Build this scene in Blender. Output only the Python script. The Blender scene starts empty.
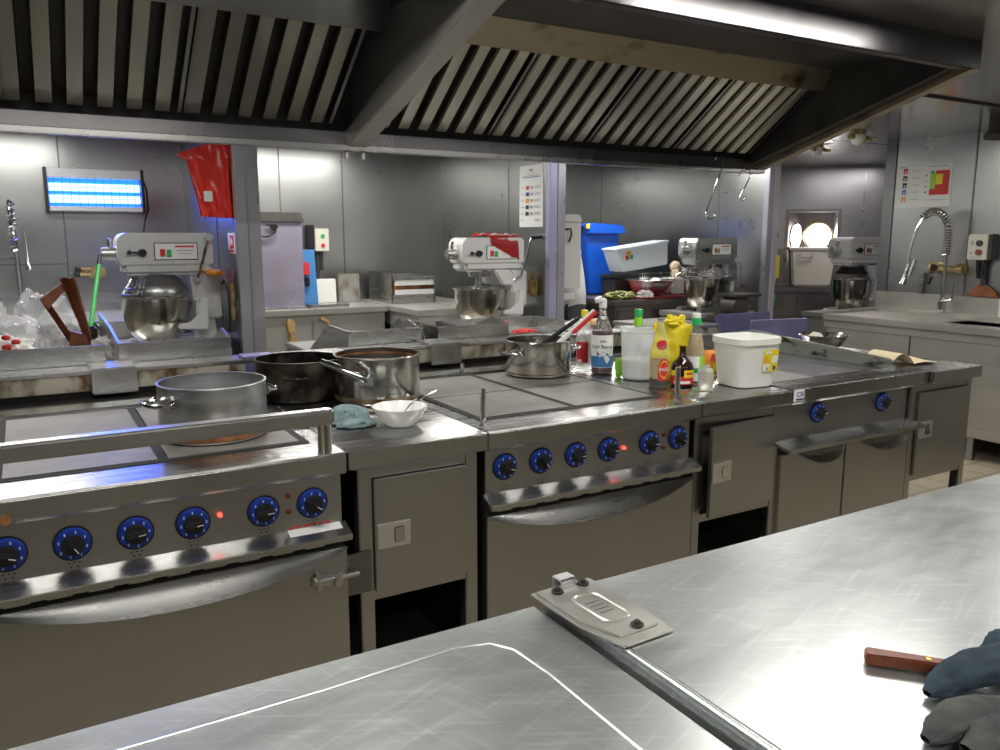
import bpy, bmesh, math, random
from mathutils import Vector, Matrix, noise
random.seed(7)
PI = math.pi
SC = bpy.context.scene
COL = SC.collection

# ------------------------------------------------------------------ materials
def nmat(name):
    m = bpy.data.materials.new(name); m.use_nodes = True
    nt = m.node_tree; b = nt.nodes['Principled BSDF']
    return m, nt, b
def plain(name, col, rough=.5, metal=0., **kw):
    m, nt, b = nmat(name)
    b.inputs['Base Color'].default_value = (*col, 1)
    b.inputs['Roughness'].default_value = rough
    b.inputs['Metallic'].default_value = metal
    for k, v in kw.items():
        k = k.replace('_', ' ')
        if k in b.inputs: b.inputs[k].default_value = v
    return m
def noisy(name, c1, c2, scale=(8, 8, 8), rough=(.3, .45), metal=0., bump=0., bscale=40, detail=4, lo=.35, hi=.65, dist=.01):
    m, nt, b = nmat(name)
    N, L = nt.nodes, nt.links
    tc = N.new('ShaderNodeTexCoord'); mp = N.new('ShaderNodeMapping')
    mp.inputs['Scale'].default_value = scale
    L.new(tc.outputs['Object'], mp.inputs['Vector'])
    nz = N.new('ShaderNodeTexNoise'); nz.inputs['Scale'].default_value = 1; nz.inputs['Detail'].default_value = detail
    L.new(mp.outputs[0], nz.inputs['Vector'])
    cr = N.new('ShaderNodeValToRGB')
    cr.color_ramp.elements[0].position = lo; cr.color_ramp.elements[0].color = (*c1, 1)
    cr.color_ramp.elements[1].position = hi; cr.color_ramp.elements[1].color = (*c2, 1)
    L.new(nz.outputs['Fac'], cr.inputs['Fac']); L.new(cr.outputs['Color'], b.inputs['Base Color'])
    mr = N.new('ShaderNodeMapRange'); mr.inputs['From Min'].default_value = .3; mr.inputs['From Max'].default_value = .7
    mr.inputs['To Min'].default_value = rough[0]; mr.inputs['To Max'].default_value = rough[1]
    L.new(nz.outputs['Fac'], mr.inputs['Value']); L.new(mr.outputs[0], b.inputs['Roughness'])
    b.inputs['Metallic'].default_value = metal
    if bump:
        n2 = N.new('ShaderNodeTexNoise'); n2.inputs['Scale'].default_value = bscale; n2.inputs['Detail'].default_value = 3
        L.new(tc.outputs['Object'], n2.inputs['Vector'])
        bp = N.new('ShaderNodeBump'); bp.inputs['Strength'].default_value = bump; bp.inputs['Distance'].default_value = dist
        L.new(n2.outputs['Fac'], bp.inputs['Height']); L.new(bp.outputs[0], b.inputs['Normal'])
    return m
def emis(name, col, s):
    m, nt, b = nmat(name)
    b.inputs['Base Color'].default_value = (*col, 1)
    b.inputs['Emission Color'].default_value = (*col, 1); b.inputs['Emission Strength'].default_value = s
    return m
M = {}
def metal(name, base, var=.06, streak=(3, 3, 120), rough=(.24, .34), dents=0., dscale=3., blot=.10):
    """brushed sheet: fine stretched streaks in roughness, faint cloudy tone, optional shallow dents"""
    m, nt, b = nmat(name); N, L = nt.nodes, nt.links
    tc = N.new('ShaderNodeTexCoord'); mp = N.new('ShaderNodeMapping'); mp.inputs['Scale'].default_value = streak
    L.new(tc.outputs['Object'], mp.inputs['Vector'])
    n1 = N.new('ShaderNodeTexNoise'); n1.inputs['Scale'].default_value = 1; n1.inputs['Detail'].default_value = 3
    L.new(mp.outputs[0], n1.inputs['Vector'])
    n2 = N.new('ShaderNodeTexNoise'); n2.inputs['Scale'].default_value = 3.; n2.inputs['Detail'].default_value = 2; n2.inputs['Roughness'].default_value = .5
    L.new(tc.outputs['Object'], n2.inputs['Vector'])
    ad = N.new('ShaderNodeMath'); ad.operation = 'MULTIPLY_ADD'; ad.inputs[1].default_value = var; ad.inputs[2].default_value = 1 - var / 2
    L.new(n1.outputs['Fac'], ad.inputs[0])
    a2 = N.new('ShaderNodeMath'); a2.operation = 'MULTIPLY_ADD'; a2.inputs[1].default_value = blot * 2; a2.inputs[2].default_value = 1 - blot
    L.new(n2.outputs['Fac'], a2.inputs[0])
    mu = N.new('ShaderNodeMath'); mu.operation = 'MULTIPLY'; L.new(ad.outputs[0], mu.inputs[0]); L.new(a2.outputs[0], mu.inputs[1])
    mx = N.new('ShaderNodeMix'); mx.data_type = 'RGBA'; mx.blend_type = 'MULTIPLY'; mx.inputs['Factor'].default_value = 1
    mx.inputs['A'].default_value = (*base, 1); L.new(mu.outputs[0], mx.inputs['B']); L.new(mx.outputs['Result'], b.inputs['Base Color'])
    av = N.new('ShaderNodeMath'); av.operation = 'ADD'; L.new(n1.outputs['Fac'], av.inputs[0]); L.new(n2.outputs['Fac'], av.inputs[1])
    mr = N.new('ShaderNodeMapRange'); mr.inputs['From Min'].default_value = .7; mr.inputs['From Max'].default_value = 1.3
    mr.inputs['To Min'].default_value = rough[0]; mr.inputs['To Max'].default_value = rough[1]
    L.new(av.outputs[0], mr.inputs['Value']); L.new(mr.outputs[0], b.inputs['Roughness'])
    b.inputs['Metallic'].default_value = 1
    if dents:
        n3 = N.new('ShaderNodeTexNoise'); n3.inputs['Scale'].default_value = dscale; n3.inputs['Detail'].default_value = 2
        L.new(tc.outputs['Object'], n3.inputs['Vector'])
        bp = N.new('ShaderNodeBump'); bp.inputs['Strength'].default_value = dents; bp.inputs['Distance'].default_value = .01
        L.new(n3.outputs['Fac'], bp.inputs['Height']); L.new(bp.outputs[0], b.inputs['Normal'])
    return m
def scratched(name, base):
    """worn worktop: faint cloudy tone with crossing fine scratches"""
    m = metal(name, base, .04, (10, 30, 10), (.28, .35), 0, 3, .06); nt = m.node_tree; N, L = nt.nodes, nt.links; b = N['Principled BSDF']
    src = b.inputs['Base Color'].links[0].from_socket; tc = [n for n in N if n.bl_idname == 'ShaderNodeTexCoord'][0]
    for ang, sc, st in ((.5, (9, 150, 1), .16), (-.35, (7, 110, 1), .12), (1.2, (5, 90, 1), .10)):
        mp = N.new('ShaderNodeMapping'); mp.inputs['Rotation'].default_value = (0, 0, ang)
        m2 = N.new('ShaderNodeMapping'); m2.inputs['Scale'].default_value = sc
        L.new(tc.outputs['Object'], mp.inputs['Vector']); L.new(mp.outputs[0], m2.inputs['Vector'])
        nz = N.new('ShaderNodeTexNoise'); nz.inputs['Scale'].default_value = 1; nz.inputs['Detail'].default_value = 1
        L.new(m2.outputs[0], nz.inputs['Vector'])
        mr = N.new('ShaderNodeMapRange'); mr.inputs['From Min'].default_value = .56; mr.inputs['From Max'].default_value = .74; mr.inputs['To Min'].default_value = 1; mr.inputs['To Max'].default_value = 1 + st
        L.new(nz.outputs['Fac'], mr.inputs['Value'])
        mx = N.new('ShaderNodeMix'); mx.data_type = 'RGBA'; mx.blend_type = 'MULTIPLY'; mx.inputs['Factor'].default_value = 1
        L.new(src, mx.inputs['A']); L.new(mr.outputs[0], mx.inputs['B']); src = mx.outputs['Result']
    L.new(src, b.inputs['Base Color']); b.inputs['Metallic'].default_value = .80
    return m
M['steel'] = metal('brushed_steel', (.50, .50, .485), .03, (3, 3, 30), rough=(.22, .32))
M['front'] = metal('front_steel', (.41, .405, .40), .03, (2, 2, 36), rough=(.27, .36), dents=.03, dscale=4)
M['top'] = metal('worktop_steel', (.44, .44, .43), .05, (3, 34, 3), (.2, .34))
M['table'] = scratched('table_steel', (.52, .545, .535))
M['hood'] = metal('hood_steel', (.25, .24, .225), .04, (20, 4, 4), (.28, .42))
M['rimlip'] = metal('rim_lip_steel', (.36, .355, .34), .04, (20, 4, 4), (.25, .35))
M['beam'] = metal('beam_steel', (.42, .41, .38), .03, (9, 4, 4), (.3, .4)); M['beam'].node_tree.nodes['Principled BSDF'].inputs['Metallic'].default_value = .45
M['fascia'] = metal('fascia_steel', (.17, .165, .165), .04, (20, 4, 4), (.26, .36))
M['stain'] = noisy('stained_hood_steel', (.10, .06, .03), (.42, .37, .28), (5, 5, 9), (.35, .5), .9, .05, 9, lo=.28, hi=.45)
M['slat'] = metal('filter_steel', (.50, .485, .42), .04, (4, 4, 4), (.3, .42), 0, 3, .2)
M['slatdark'] = metal('dark_filter_steel', (.30, .285, .24), .04, (4, 4, 4), (.3, .42), 0, 3, .2)  # darker copy of the slat steel, for the left filters
M['wall'] = metal('wall_steel', (.43, .435, .425), .02, (2, 2, 6), (.27, .32), .05, 1.3)
M['sinkfront'] = metal('sink_front_steel', (.50, .48, .44), .03, (2, 2, 36), (.30, .40)); M['sinkfront'].node_tree.nodes['Principled BSDF'].inputs['Metallic'].default_value = .75
M['clip'] = metal('pressed_plate_steel', (.60, .585, .54), .03, (9, 9, 9), (.28, .40)); M['clip'].node_tree.nodes['Principled BSDF'].inputs['Metallic'].default_value = .8
M['seam'] = plain('panel_seam', (.20, .20, .20), .4, 1)
M['wallblue'] = metal('lilac_lit_column_steel', (.50, .495, .57), .04, (12, 12, 2), (.26, .36)); M['wallblue'].node_tree.nodes['Principled BSDF'].inputs['Metallic'].default_value = .6  # lilac cast of strong light put into the column colour
M['colgrey'] = metal('grey_column_steel', (.40, .40, .43), .04, (12, 12, 2), (.26, .36)); M['colgrey'].node_tree.nodes['Principled BSDF'].inputs['Metallic'].default_value = .7
M['colpale'] = metal('lit_column_steel', (.68, .65, .72), .04, (12, 12, 2), (.26, .36)); M['colpale'].node_tree.nodes['Principled BSDF'].inputs['Metallic'].default_value = .35  # brightest copy of the column steel, its light painted into the colour
M['colblue'] = metal('blue_lit_column_steel', (.48, .47, .66), .04, (12, 12, 2), (.26, .36)); M['colblue'].node_tree.nodes['Principled BSDF'].inputs['Metallic'].default_value = .45  # blue spill of the insect killer painted into the column colour
M['lilac'] = metal('lilac_sheen_steel', (.58, .53, .68), .03, (4, 4, 4), (.2, .3), .6, 5); M['lilac'].node_tree.nodes['Principled BSDF'].inputs['Metallic'].default_value = .7  # purple sheen put into the base colour
M['ceil'] = noisy('ceiling_panel', (.40, .385, .38), (.46, .445, .44), (1, 1, 1), (.14, .22), .85)
M['dark'] = noisy('dark_steel', (.035, .033, .03), (.07, .065, .06), (5, 5, 5), (.5, .6), .3)  # plain dark tone shared by carcasses, hood lining and small fittings
M['black'] = plain('black_plastic', (.012, .012, .013), .35)
M['filtergap'] = plain('brown_filter_gap', (.035, .03, .022), .5, .3)  # dark brown backing seen between the slats, for a second slat layer
M['gap'] = plain('black_gap', (.008, .008, .008), .7)
M['iron'] = noisy('hotplate_iron', (.15, .142, .125), (.27, .26, .235), (5, 5, 5), (.45, .55), .45, .1, 60)
M['griddle'] = noisy('griddle_black', (.010, .010, .011), (.055, .057, .06), (7, 7, 7), (.28, .5), 0, .1, 40, lo=.42, hi=.75)
M['griddle'].node_tree.nodes['Principled BSDF'].inputs['Specular IOR Level'].default_value = .22
M['sootwall'] = noisy('sooty_guard', (.03, .025, .02), (.42, .43, .39), (6, 9, 22), (.3, .45), .9, lo=.33, hi=.46)
M['greasy'] = noisy('greasy_duct', (.16, .10, .05), (.58, .54, .45), (16, 9, 9), (.3, .5), .8, lo=.36, hi=.56)
M['alu'] = noisy('aluminium', (.50, .51, .50), (.66, .67, .66), (3, 3, 26), (.28, .42), 1)
M['rust'] = noisy('burnt_base', (.10, .035, .012), (.36, .15, .06), (20, 20, 20), (.5, .7), .3)
M['pot'] = noisy('polished_pot', (.56, .54, .50), (.70, .68, .63), (3, 3, 20), (.12, .22), 1)
M['potburn'] = noisy('pot_burnt_band', (.20, .10, .03), (.55, .47, .34), (12, 12, 18), (.25, .4), .9, lo=.35, hi=.6)
M['blackpot'] = noisy('blackened_pot', (.016, .013, .010), (.15, .13, .10), (12, 12, 12), (.25, .45), .7, .1, 30, lo=.45, hi=.8)
M['chrome'] = plain('chrome', (.72, .72, .72), .12, 1)
M['dial'] = plain('blue_dial', (.007, .028, .21), .35)
M['tick'] = plain('pale_blue_tick', (.30, .42, .75), .4)
M['red_on'] = emis('lit_red_lamp', (1, .03, .02), 6)
M['red_off'] = plain('unlit_red_lamp', (.10, .015, .012), .25)
M['white'] = plain('white_plastic', (.80, .80, .76), .35)
M['porcelain'] = plain('white_porcelain', (.86, .86, .84), .15)
M['enamel'] = noisy('grey_enamel', (.60, .60, .60), (.68, .68, .68), (3, 3, 3), (.25, .35), .25)
M['enamel_w'] = plain('pale_enamel', (.70, .70, .69), .3)
M['paper'] = plain('paper', (.82, .83, .80), .6)
M['grey'] = plain('print_grey', (.35, .36, .38), .6)
M['red'] = plain('red', (.62, .03, .03), .45)
M['redboard'] = plain('dark_red_board', (.30, .02, .02), .6)
M['redbag'] = plain('red_plastic_bag', (.75, .045, .03), .22, 0, Subsurface_Weight=.1)
M['yellow'] = plain('yellow', (.85, .68, .02), .35)
M['green'] = plain('green', (.02, .42, .11), .4)
M['lime'] = plain('lime', (.30, .68, .05), .4)
M['blue'] = plain('blue_plastic', (.008, .085, .50), .35)
M['bluemid'] = plain('label_blue', (.06, .22, .50), .45)
M['navy'] = plain('navy', (.02, .04, .25), .4)
M['orange'] = plain('orange', (.85, .32, .03), .45)
M['brown'] = noisy('brown_paper', (.16, .055, .02), (.30, .11, .05), (12, 12, 12), (.25, .4))
M['wood'] = noisy('handle_wood', (.15, .035, .015), (.27, .075, .035), (60, 6, 60), (.35, .45))
M['palewood'] = noisy('pale_wood', (.45, .27, .10), (.62, .42, .18), (8, 8, 30), (.5, .6))
M['brass'] = noisy('worn_brass', (.35, .25, .10), (.60, .48, .25), (20, 20, 20), (.3, .45), .8)
M['soy'] = plain('dark_sauce', (.022, .008, .005), .12)
M['sauce'] = plain('brown_sauce', (.10, .02, .015), .12)
M['amber'] = plain('pale_vinegar', (.62, .44, .24), .15)
M['darkblue'] = noisy('blue_cloth', (.022, .040, .060), (.05, .08, .105), (25, 25, 25), (.85, .95), 0, .3, 500)
M['greycloth'] = noisy('grey_green_cloth', (.05, .06, .056), (.11, .12, .105), (25, 25, 25), (.85, .95), 0, .3, 500)
M['tealcloth'] = noisy('faded_teal_cloth', (.15, .22, .24), (.26, .34, .36), (40, 40, 40), (.85, .95), 0, .3, 400)
M['filmblue'] = noisy('film_blue_steel', (.20, .20, .42), (.33, .33, .58), (3, 3, 3), (.3, .4), .8)
M['cream'] = plain('cream_plastic', (.66, .63, .54), .45)
M['skin'] = plain('skin', (.5, .3, .2), .5)
M['jacket'] = plain('white_cotton', (.68, .68, .70), .85)
M['trouser'] = plain('grey_trousers', (.09, .09, .10), .85)
M['floor'] = None
M['uv'] = emis('uv_tube', (.20, .45, 1.0), 5)
M['uvback'] = emis('uv_glow_panel', (.01, .10, 1.0), 2.6)
M['day'] = emis('daylight', (1, .97, .95), 14)
M['cupboard'] = noisy('dark_cupboard', (.16, .135, .135), (.24, .21, .21), (3, 3, 3), (.35, .45), .8)
M['garlic'] = noisy('garlic', (.45, .33, .2), (.75, .66, .5), (20, 20, 20), (.5, .6))
def glassy(name, col, rough=.05, trans=.92, alpha=1.):
    m, nt, b = nmat(name)
    b.inputs['Base Color'].default_value = (*col, 1); b.inputs['Roughness'].default_value = rough
    b.inputs['Transmission Weight'].default_value = trans; b.inputs['IOR'].default_value = 1.15
    b.inputs['Alpha'].default_value = alpha
    return m
M['glass'] = glassy('clear_bottle', (.93, .97, .93))
M['film'] = plain('clear_film', (.86, .86, .87), .10, 0, Alpha=.36, Coat_Weight=.8)
M['frost'] = plain('frosted_plastic', (.90, .93, .93), .3, 0, Alpha=.36)
M['pinkfilm'] = plain('pink_film', (.80, .25, .22), .2, 0, Alpha=.45)
M['jarp'] = glassy('ribbed_clear_plastic', (.86, .88, .82), .15, .7)
def floor_mat():
    m, nt, b = nmat('floor_tile'); N, L = nt.nodes, nt.links
    tc = N.new('ShaderNodeTexCoord'); br = N.new('ShaderNodeTexBrick')
    br.offset = 0; br.inputs['Scale'].default_value = 1
    br.inputs['Brick Width'].default_value = .2; br.inputs['Row Height'].default_value = .2; br.inputs['Mortar Size'].default_value = .006
    br.inputs['Color1'].default_value = (.33, .29, .21, 1); br.inputs['Color2'].default_value = (.40, .35, .26, 1); br.inputs['Mortar'].default_value = (.2, .15, .09, 1)
    L.new(tc.outputs['Object'], br.inputs['Vector']); L.new(br.outputs['Color'], b.inputs['Base Color'])
    b.inputs['Roughness'].default_value = .45
    return m
M['floor'] = floor_mat()

# ------------------------------------------------------------------ mesh builder
class MB:
    def __init__(s): s.bm = bmesh.new(); s.X = Matrix.Identity(4); s.mi = 0; s.mats = []
    def use(s, key):
        if key not in s.mats: s.mats.append(key)
        s.mi = s.mats.index(key); return s
    def at(s, loc=(0, 0, 0), rz=0, rx=0, ry=0, sc=1):
        s.X = Matrix.Translation(loc) @ Matrix.Rotation(rz, 4, 'Z') @ Matrix.Rotation(ry, 4, 'Y') @ Matrix.Rotation(rx, 4, 'X') @ Matrix.Scale(sc, 4); return s
    def _in(s, tb, smooth=True):
        me = bpy.data.meshes.new('t'); tb.to_mesh(me); tb.free(); me.transform(s.X)
        n0 = len(s.bm.faces); s.bm.from_mesh(me); bpy.data.meshes.remove(me); s.bm.faces.ensure_lookup_table()
        for f in s.bm.faces[n0:]: f.material_index = s.mi; f.smooth = smooth
        return s
    def box(s, a, b, bev=0., seg=2):
        tb = bmesh.new(); bmesh.ops.create_cube(tb, size=1)
        a = Vector(a); b = Vector(b)
        for v in tb.verts: v.co = Vector([(a[i] + b[i]) / 2 + v.co[i] * abs(b[i] - a[i]) for i in range(3)])
        if bev: bmesh.ops.bevel(tb, geom=tb.edges[:], offset=bev, segments=seg, affect='EDGES', clamp_overlap=True)
        return s._in(tb)
    def prism(s, pts, axis, a, b, bev=0.):
        tb = bmesh.new(); order = {'x': (1, 2, 0), 'y': (0, 2, 1), 'z': (0, 1, 2)}[axis]
        def mk(p, w):
            c = [0, 0, 0]; c[order[0]] = p[0]; c[order[1]] = p[1]; c[order[2]] = w; return tb.verts.new(c)
        A = [mk(p, a) for p in pts]; B = [mk(p, b) for p in pts]; n = len(pts)
        tb.faces.new(A); tb.faces.new(B[::-1])
        for i in range(n): tb.faces.new([A[i], B[i], B[(i + 1) % n], A[(i + 1) % n]])
        bmesh.ops.recalc_face_normals(tb, faces=tb.faces[:])
        if bev: bmesh.ops.bevel(tb, geom=tb.edges[:], offset=bev, segments=2, affect='EDGES', clamp_overlap=True)
        return s._in(tb)
    def cyl(s, p0, p1, r, r2=None, seg=20, bev=0.):
        tb = bmesh.new(); p0 = Vector(p0); p1 = Vector(p1); d = p1 - p0
        bmesh.ops.create_cone(tb, cap_ends=True, segments=seg, radius1=r, radius2=r if r2 is None else r2, depth=d.length)
        if bev:
            es = [e for e in tb.edges if abs(e.verts[0].co.z - e.verts[1].co.z) < 1e-6]
            bmesh.ops.bevel(tb, geom=es, offset=bev, segments=2, affect='EDGES')
        q = Vector((0, 0, 1)).rotation_difference(d.normalized()).to_matrix().to_4x4()
        tb.transform(Matrix.Translation((p0 + p1) / 2) @ q)
        return s._in(tb)
    def tube(s, pts, r, seg=10, closed=False):
        tb = bmesh.new(); P = [Vector(p) for p in pts]; n = len(P); rings = []; up = None
        for i in range(n):
            if closed: t = (P[(i + 1) % n] - P[i - 1])
            else: t = (P[min(i + 1, n - 1)] - P[max(i - 1, 0)])
            t.normalize()
            if up is None:
                up = Vector((0, 0, 1)) if abs(t.z) < .9 else Vector((1, 0, 0))
            u = (up - t * up.dot(t)); u.normalize(); w = t.cross(u); up = u
            rr = r[i] if isinstance(r, (list, tuple)) else r
            rings.append([tb.verts.new(P[i] + (u * math.cos(2 * PI * k / seg) + w * math.sin(2 * PI * k / seg)) * rr) for k in range(seg)])
        for i in range(n if closed else n - 1):
            A, B = rings[i], rings[(i + 1) % n]
            for k in range(seg): tb.faces.new([A[k], A[(k + 1) % seg], B[(k + 1) % seg], B[k]])
        if not closed: tb.faces.new(rings[0][::-1]); tb.faces.new(rings[-1])
        bmesh.ops.recalc_face_normals(tb, faces=tb.faces[:])
        return s._in(tb)
    def lathe(s, prof, c=(0, 0, 0), seg=36, sx=1, sy=1, cap=True):
        tb = bmesh.new(); c = Vector(c); rings = []
        for r, z in prof:
            if r < 1e-6: rings.append([tb.verts.new(c + Vector((0, 0, z)))])
            else: rings.append([tb.verts.new(c + Vector((sx * r * math.cos(2 * PI * k / seg), sy * r * math.sin(2 * PI * k / seg), z))) for k in range(seg)])
        for A, B in zip(rings, rings[1:]):
            for k in range(seg):
                k2 = (k + 1) % seg
                if len(A) == 1 and len(B) == 1: continue
                if len(A) == 1: tb.faces.new([A[0], B[k], B[k2]])
                elif len(B) == 1: tb.faces.new([A[k], A[k2], B[0]])
                else: tb.faces.new([A[k], A[k2], B[k2], B[k]])
        bmesh.ops.recalc_face_normals(tb, faces=tb.faces[:])
        return s._in(tb)
    def poly(s, pts):
        tb = bmesh.new(); tb.faces.new([tb.verts.new(p) for p in pts]); return s._in(tb, False)
    def grid(s, nu, nv, fn, thick=0.):
        tb = bmesh.new(); V = [[tb.verts.new(fn(i / (nu - 1), j / (nv - 1))) for j in range(nv)] for i in range(nu)]
        for i in range(nu - 1):
            for j in range(nv - 1): tb.faces.new([V[i][j], V[i + 1][j], V[i + 1][j + 1], V[i][j + 1]])
        if thick: bmesh.ops.solidify(tb, geom=tb.faces[:], thickness=thick)
        return s._in(tb)
    def blob(s, c, r, amp=.15, freq=3., sub=4, seed=0, flat=None):
        tb = bmesh.new(); bmesh.ops.create_icosphere(tb, subdivisions=sub, radius=1); c = Vector(c)
        for v in tb.verts:
            n = v.co.normalized(); k = 1 + amp * noise.noise(n * freq + Vector((seed, seed * 2, seed * 3))) + amp * .5 * abs(noise.noise(n * freq * 2.7 + Vector((seed, 1, 5))))
            v.co = c + Vector((n.x * r[0] * k, n.y * r[1] * k, n.z * r[2] * k))
            if flat is not None and v.co.z < flat: v.co.z = flat
        return s._in(tb)
def woff(p):
    o = Vector((0, 0, 0))
    while p is not None: o += p.location; p = p.parent
    return o
def build(mb, name, mat, parent=None, world=True, ang=35):
    me = bpy.data.meshes.new(name); 
    if parent is not None and world: mb.bm.transform(Matrix.Translation(-woff(parent)))
    mb.bm.to_mesh(me); mb.bm.free()
    for k in (mb.mats or [mat]): me.materials.append(M[k])
    me.set_sharp_from_angle(angle=math.radians(ang))
    o = bpy.data.objects.new(name, me); COL.objects.link(o)
    if parent is not None: o.parent = parent
    return o
def part(name, mat, parent, fn, **k):
    mb = MB(); fn(mb); return build(mb, name, mat, parent, **k)
def tag(o, label, cat, group=None, kind=None):
    o['label'] = label; o['category'] = cat
    if group: o['group'] = group
    if kind: o['kind'] = kind
    return o
def thing(name, label, cat, loc=(0, 0, 0), group=None):
    o = bpy.data.objects.new(name, None); COL.objects.link(o); o.location = loc
    o.empty_display_size = .05
    return tag(o, label, cat, group)
def solo(name, mat, fn, label, cat, group=None, loc=None, **k):
    mb = MB(); fn(mb)
    if loc is not None: mb.bm.transform(Matrix.Translation(-Vector(loc)))
    o = build(mb, name, mat, None, **k)
    if loc is not None: o.location = loc
    return tag(o, label, cat, group)
def struct(name, mat, fn, parent=None, **k):
    mb = MB(); fn(mb); o = build(mb, name, mat, parent, **k)
    if parent is None: o['kind'] = 'structure'
    return o
def text(name, body, size, mat, parent, loc, rot, ext=.0004, align='CENTER', sx=1.):
    cu = bpy.data.curves.new(name, 'FONT'); cu.body = body; cu.size = size; cu.extrude = ext
    cu.align_x = align; cu.align_y = 'CENTER'; cu.resolution_u = 3
    tmp = bpy.data.objects.new(name, cu); COL.objects.link(tmp); bpy.context.view_layer.update()
    me = bpy.data.meshes.new_from_object(tmp.evaluated_get(bpy.context.evaluated_depsgraph_get()))
    bpy.data.objects.remove(tmp); bpy.data.curves.remove(cu)
    me.name = name; me.materials.clear(); me.materials.append(M[mat])
    o = bpy.data.objects.new(name, me); COL.objects.link(o); o.parent = parent
    o.location = Vector(loc) - woff(parent); o.rotation_euler = rot; o.scale = (sx, 1, 1)
    return o

# ------------------------------------------------------------------ camera
f = 805.; pitch = math.atan(138 / f); yaw = math.radians(30.4)
Fv = Vector((math.sin(yaw) * math.cos(pitch), math.cos(yaw) * math.cos(pitch), -math.sin(pitch)))
Rv = Vector((math.cos(yaw), -math.sin(yaw), 0)); Uv = Rv.cross(Fv)
cam = bpy.data.cameras.new('camera'); co = bpy.data.objects.new('camera', cam); COL.objects.link(co)
cam.sensor_width = 36; cam.lens = f / 1000 * 36; cam.clip_start = .05
mw = Matrix((Rv, Uv, -Fv)).transposed().to_4x4(); mw.translation = (0, -2.105, 1.5); co.matrix_world = mw
SC.camera = co

# ------------------------------------------------------------------ setting
CZ = 2.25; YB = 4.7; YC = 2.9
struct('floor', 'floor', lambda m: m.box((-3, -4.6, -.1), (9.5, 7.2, 0)))
struct('ceiling', 'ceil', lambda m: m.box((-3, -4.6, CZ), (9.5, 7.2, CZ + .1)))
def seams(mb, pts):
    for a, b in pts: mb.box(a, b)
w = struct('wall_back', 'wall', lambda m: m.box((-3, YB, 0), (5.664, YB + .1, CZ)))
struct('trim', 'seam', lambda m: seams(m, [((x - .005, YB - .004, .0), (x + .005, YB - .0005, CZ)) for x in (-.75, .283, 1.88, 2.42, 3.9, 5.2)] + [((-3, YB - .003, 1.30), (.283, YB - .0005, 1.307))]), w)
w = struct('wall_right', 'wall', lambda m: (m.box((6.11, -4.6, 0), (6.21, 2.11, CZ)), m.box((6.21, 2.01, 0), (9.5, 2.11, CZ))))
struct('trim', 'seam', lambda m: seams(m, [((6.104, y - .006, 0), (6.1095, y + .006, CZ)) for y in (1.385, .4, -.6)] + [((6.10, 2.02, 0), (6.1095, 2.11, CZ))]), w)
struct('wall_left', 'wall', lambda m: m.box((-3.1, -4.6, 0), (-3, 4.7, CZ)))
struct('wall_front', 'wall', lambda m: m.box((-3, -4.7, 0), (9.5, -4.6, CZ)))
struct('wall_far', 'wall', lambda m: (m.box((5.5, 7.1, 0), (9.5, 7.2, CZ)), m.box((9.4, -4.6, 0), (9.5, 7.1, CZ))))
for x0 in (1.06, 3.305, 5.60):
    w = struct('wall_partition', 'wall', lambda m: m.box((x0 + .065, YC + .05, 0), (x0 + .18, YB if x0 < 5 else 5.9, CZ)))
    ca, cb = {1.06: ('colgrey', 'colgrey'), 3.305: ('colblue', 'wallblue'), 5.60: ('wallblue', 'colpale')}[x0]
    struct('trim', 'wallblue', lambda m: (m.use(ca).box((x0 + .055, YC, 0), (x0 + .125, YC + .06, CZ), .004), m.use(cb).box((x0 + .131, YC + .006, 0), (x0 + .20, YC + .06, CZ), .004), m.box((x0 + .123, YC - .008, 0), (x0 + .132, YC + .05, CZ), .002)), w)
    struct('trim', 'wall', lambda m: m.box((x0 + .060, YC + .6, 0), (x0 + .0645, YC + .61, CZ)), w)
# hull wall of the fourth bay, turned 45 degrees, with its porthole recess
ha = math.atan2(-.665, .647)
HW = Matrix.Translation((7.296, 4.057, 0)) @ Matrix.Rotation(ha, 4, 'Z')   # local x along the wall, local y outward
def hull(fn):
    def g(m):
        m.X = HW.copy(); fn(m)
    return g
def hp(x, y, z): return HW @ Vector((x, y, z))
w = struct('wall_hull', 'wall', hull(lambda m: (m.box((-3, 0, 0), (0, .12, CZ)), m.box((.5, 0, 0), (3, .12, CZ)), m.box((0, 0, 0), (.5, .12, 1.25)), m.box((0, 0, 1.77), (.5, .12, CZ)),
      m.box((-.02, .12, 1.23), (.0, .3, 1.79)), m.box((.5, .12, 1.23), (.52, .3, 1.79)), m.box((-.02, .12, 1.77), (.52, .3, 1.79)), m.box((-.02, .12, 1.23), (.52, .3, 1.25)))))
struct('trim', 'hood', hull(lambda m: (m.box((-.035, -.012, 1.22), (0, .0, 1.80)), m.box((.5, -.012, 1.22), (.535, 0, 1.80)), m.box((-.035, -.014, 1.77), (.535, 0, 1.80)))), w)
struct('trim', 'steel', hull(lambda m: seams(m, [((x - .006, -.005, 0), (x + .006, -.0005, CZ)) for x in (-.55, .75, 1.6)])), w)
wd = struct('window_1', 'cupboard', hull(lambda m: m.box((0, .30, 1.25), (.5, .32, 1.77))))
def ring(m, c, r0, r1, t, tilt=0):
    n = 40; base = m.X.copy()
    m.X = base @ Matrix.Translation(c) @ Matrix.Rotation(tilt, 4, 'Z')
    m.tube([((r0 + r1) / 2 * math.cos(2 * PI * k / n), 0, (r0 + r1) / 2 * math.sin(2 * PI * k / n)) for k in range(n)], (r1 - r0) / 2, 8, True)
    m.X = base
def disc(m, c, r, t, tilt=0):
    base = m.X.copy(); m.X = base @ Matrix.Translation(c) @ Matrix.Rotation(tilt, 4, 'Z'); m.cyl((0, -t / 2, 0), (0, t / 2, 0), r, seg=40); m.X = base
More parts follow.
